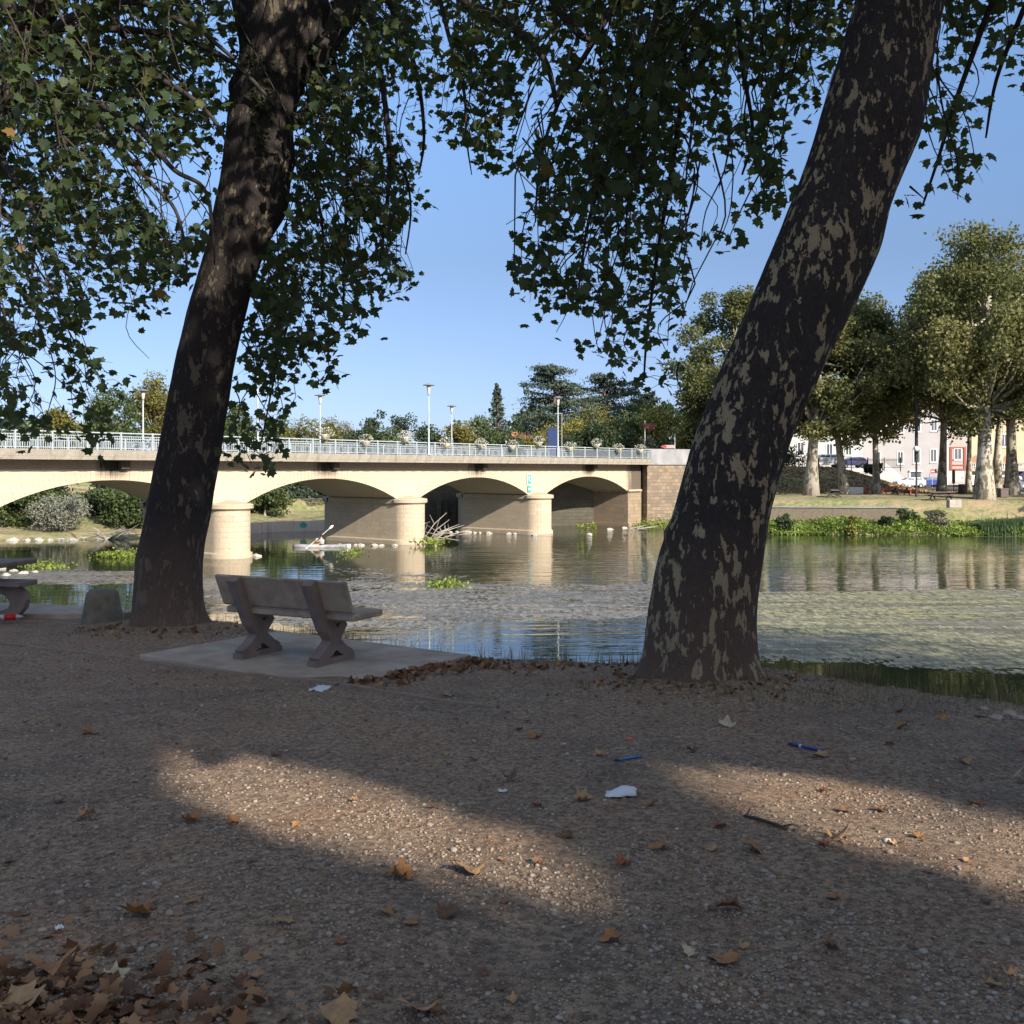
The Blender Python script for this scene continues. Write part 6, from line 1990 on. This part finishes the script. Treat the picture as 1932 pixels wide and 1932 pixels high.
# outside stair of the lilac house
st = empty('outside_stair', (X(1668, 152), 152, pz), 0, 'white outside staircase running down to the right beside the lilac house', 'stair')
b = MB()
xa, xb = 0, X(1708, 152)-X(1671, 152)+.3; ztop = Zv(874, 152)-pz
n = 16
for i in range(n):
    b.box(xb*i/n, -.6, 0, xb*(i+1)/n+.002*i, .6, max(ztop*(1-i/n)-.9, .1))
b.build('steps', M['wall_white'], st)
for yy_ in (-.66, .60):
    b = MB(); b.prism([(0, ztop-.25), (0, ztop), (xb, .9), (xb, .7)], 'y', yy_, yy_+.06); b.prism([(0, ztop-.75), (0, ztop-.65), (xb, .4), (xb, .3)], 'y', yy_, yy_+.06)
    for k in range(9): t = k/8; b.box(xb*t-.03, yy_+.005, (ztop-1.1)*(1-t)+.1, xb*t+.03, yy_+.055, ztop*(1-t)+.8*t)
    b.build('handrail', M['white_paint'], st)
MB().box(-.9, -.66, 0, 0, .66, ztop-.1).build('landing', M['wall_white'], st)
# pink house with brick-framed bay window
hB = house('pink_house', 'narrow pink house with red brick framed bay and painted notice', 1786, 1826, 800, HY-.6, 10, M['wall_pink'])
yB = HY-.6
b = MB()
for (a, c, d, e_) in ((1792, 843, 1796, 887), (1818, 843, 1822, 887), (1796, 884, 1818, 887), (1796, 876.5, 1818, 878.5), (1796, 866.5, 1818, 868), (1796, 843, 1818, 845.5)):
    panel(b, a, c, d, e_, yB, -.12, -.003)
at_house(hB, b.build('brick_frame', M['brick_red'], None))
at_house(hB, window(None, 1801, 847, 1813, 866, yB))
b = MB(); panel(b, 1789.5, 889, 1818, 908.5, yB, -.02, -.003); at_house(hB, b.build('notice_board', pm('notice', (.66, .55, .50), (.63, .52, .48), 1, .8), None))
b = MB()
rr = random.Random(4)
for i, v in enumerate((891.5, 894, 896.8, 899.2, 901.6, 903.8, 906.6)):
    u = 1794.5; end = (1813, 1811.5, 1813, 1804, 1809.5, 1804.5, 1812)[i]
    while u < end:
        w = rr.uniform(.5, 2.0); panel(b, u, v-.35, min(u+w, end), v+.35, yB, -.028, -.0205); u += w+.45
at_house(hB, b.build('lettering', pm('lettering', (.32, .2, .17), (.3, .19, .16), 2, .8), None))
b = MB(); b.lathe([(.001, 0), (.15, 0), (.15, .02), (.001, .02)], (0, 0, 0), 14); b.v = [(X(1815, yB)+x, yB-.03+z*.3, Zv(901.5, yB)+y) for x, y, z in b.v]
at_house(hB, b.build('emblem', pm('emblem', (.3, .22, .2), (.28, .2, .18), 2, .8), None))
b = MB(); panel(b, 1786.2, 810, 1788, 920, yB, -.1); at_house(hB, b.build('corner_strip', M['white_paint'], None))
# cream house with arched balcony
hC = house('cream_house', 'cream house with arched balcony, balusters and garage doors at right', 1826, 2010, 780, HY, 10, M['wall_cream'])
b = MB()
for (cu, w) in ((1843, 9.5), (1905, 12)):
    pts_c = [(X(cu-w), Zv(872.5)), (X(cu+w), Zv(872.5)), (X(cu+w), Zv(866))]
    for k in range(9):
        a = math.pi*k/8; pts_c.append((X(cu+w*math.cos(a)), Zv(866)+(X(cu+w)-X(cu))*.75*math.sin(a)))
    b.prism(pts_c, 'y', HY-.02, HY-.003)
at_house(hC, b.build('balcony_arch', pm('arch_shade', (.36, .22, .14), (.3, .18, .12), 1, .9), None))
b = MB(); panel(b, 1826, 872.6, 1932, 875, HY, -1.0, -.1); panel(b, 1826, 883.5, 1932, 889, HY, -1.0, -.01); at_house(hC, b.build('balcony', M['wall_pink'], None))
b = MB()
for k in range(30): b.lathe([(.06, 0), (.12, .2), (.06, .45), (.09, .69)], (X(1828.5+k*3.4), HY-.9, Zv(883.5)), 6)
at_house(hC, b.build('balusters', M['white_paint'], None))
b = MB(); panel(b, 1833.5, 889.3, 1849, 919, HY, -.06); panel(b, 1884, 890, 1900, 919, HY, -.06); at_house(hC, b.build('garage_door', M['white_paint'], None))
b = MB(); panel(b, 1836, 890.8, 1847.3, 896, HY, -.09, -.065); at_house(hC, b.build('door_window', M['glass'], None))
b = MB(); panel(b, 1920, 889.3, 1945, 919, HY, -.09, -.065); at_house(hC, b.build('blue_door', pm('navy_door', (.02, .03, .09), (.02, .03, .08), 1, .5), None))
at_house(hC, window(None, 1860, 820, 1870, 842)); at_house(hC, window(None, 1890, 820, 1900, 842))
# white house on the upper street
hW = house('white_house', 'white house behind the slope fence on the upper street', 1480, 1628, 790, 150, 9, M['wall_white'], z0=1.4)
for (u0, v0, u1, v1) in [(1505, 835, 1516, 858), (1560, 838, 1570, 860), (1596, 838, 1606, 858), (1532, 835, 1542, 858)]:
    at_house(hW, window(None, u0, v0, u1, v1, 150))
b = MB(); panel(b, 1552, 862, 1580, 864.5, 150, -1.2); at_house(hW, b.build('balcony', M['white_paint'], None))
# small house roof glimpsed over the railing between conifers
hS = house('distant_house', 'pinkish tiled roof glimpsed above the railing right of the conifer', 968, 998, 846, 140, 8, M['wall_pink'], z0=2.4)

# one-way disc by the door of the lilac house
s = empty('no_entry_sign', (X(1759, 147), 147, pz), 0, 'white and red round no-entry sign before the lilac house', 'sign')
MB().box(-.03, -.03, 0, .03, .03, 2.4).build('post', M['lamp_grey'], s)
b = MB(); b.lathe([(.001, 0), (.34, 0), (.34, .02), (.001, .02)], n=20); b.v = [(x, -.05-z, 2.35+y) for x, y, z in b.v]; b.build('disc', M['red2'], s)
MB().box(-.24, -.085, 2.28, .24, -.072, 2.42).build('bar', M['plate_white'], s)

# ------------------------------------------------------------------ kayaker
K = empty('kayak', onwater(607, 1033.5, 76), math.radians(176), 'white and dark sit-in kayak gliding left below the second arch', 'kayak')
b = MB()
secs = []
for i in range(15):
    t = i/14; x = -2.2+4.4*t
    w = .31*math.sin(math.pi*min(max(t, .02), .98))**.7; h = .16+.06*abs(2*t-1)**2
    secs.append([(x, -w, .07), (x, -w*.6, -.1), (x, 0, -.14), (x, w*.6, -.1), (x, w, .07), (x, w*.5, h), (x, 0, h+.03), (x, -w*.5, h)])
for s_ in secs: b.v += s_
for i in range(14):
    for j in range(8):
        a = i*8+j; c = i*8+(j+1) % 8; b.f.append((a, c, c+8, a+8))
b.f.append(tuple(range(8))); b.f.append(tuple(range(14*8, 15*8)))
b.build('hull', pm('kayak_hull', (.55, .55, .58), (.12, .12, .14), .8, .35, spec=.5), K, True)
MB().tube([(-.35, -.0, .20), (0, -.24, .21), (.4, 0, .20), (0, .24, .21), (-.35, 0, .20)], .03, 6).build('cockpit_rim', M['dark_metal'], K)
pr = empty('person', tuple(K.location), K.rotation_euler.z, 'paddler with dark hair sitting in the kayak, raising a double paddle', 'person')
sk = [(0, 0, .18), (0, 0, .38), (.02, 0, .58), (.03, 0, .66), (.04, 0, .76), (.05, 0, .86),
      (.03, .19, .58), (.20, .27, .42), (.42, .18, .50), (.03, -.19, .58), (.22, -.28, .48), (.44, -.16, .62),
      (.35, .1, .16), (.8, .12, .2), (.35, -.1, .16), (.8, -.12, .2), (.49, .14, .52), (.50, -.12, .65)]
ed = [(0, 1), (1, 2), (2, 3), (3, 4), (4, 5), (2, 6), (6, 7), (7, 8), (2, 9), (9, 10), (10, 11), (0, 12), (12, 13), (0, 14), (14, 15), (8, 16), (11, 17)]
rd = [.16, .14, .15, .055, .10, .085, .07, .05, .035, .07, .05, .035, .08, .06, .08, .06, .03, .03]
me = bpy.data.meshes.new('body'); me.from_pydata([tuple(v) for v in sk], ed, []); me.update()
bo_ = bpy.data.objects.new('body', me); COL.objects.link(bo_); bo_.parent = pr
md = bo_.modifiers.new('skin', 'SKIN')
for i, rr_ in enumerate(rd): me.skin_vertices[0].data[i].radius = (rr_, rr_*.85)
me.skin_vertices[0].data[0].use_root = True
sd = bo_.modifiers.new('sub', 'SUBSURF'); sd.levels = 1; sd.render_levels = 2
me.materials.append(pm('skin', (.52, .33, .25), (.46, .29, .22), 3, .6))
MB().lathe([(.175, 0), (.19, .18), (.21, .36), (.10, .44), (.07, .46)], (0, 0, .17), 14).build('vest', pm('vest', (.35, .40, .34), (.25, .3, .26), 3, .8), pr, True)
MB().lathe([(.001, .14), (.07, .12), (.112, .04), (.105, -.06), (.06, -.10)], (.03, 0, .84), 12).build('hair', pm('hair', (.06, .03, .02), (.04, .02, .015), 3, .8), pr, True)
pd = empty('paddle', tuple(K.location), K.rotation_euler.z, 'double-bladed pale paddle held across the kayak', 'paddle')
A, B_ = Vector((.30, 1.0, .10)), Vector((.62, -1.25, 1.22))
A = Vector((.66, .55, .02)); B_ = Vector((-.55, -.75, 1.38))
A = Vector((.95, .5, .0)); B_ = Vector((-.35, -.8, 1.30))
MB().tube([A, B_], .018, 8).build('shaft', M['white_paint'], pd)
dv = (B_-A).normalized()
for c in (A, B_):
    sg_ = -1 if c is A else 1
    MB().tube([c, c+dv*.1*sg_, c+dv*.3*sg_, c+dv*.45*sg_], [.02, .08, .10, .03], 8).build('blade', M['white_paint'], pd)
# bird resting on the limb
bd = tag(MB().lathe([(.001, -.12), (.05, -.08), (.085, 0), (.08, .06), (.05, .11), (.045, .15), (.001, .18)], n=12).build('bird', pm('feather', (.04, .04, .045), (.07, .07, .075), 10, .8), None, True, loc=px(157, 158, 12.35)+Vector((0, 0, .06)), rz=.3), 'dark small bird perched on the long limb at upper left', 'bird')
bd.rotation_euler = (.5, 0, .4)
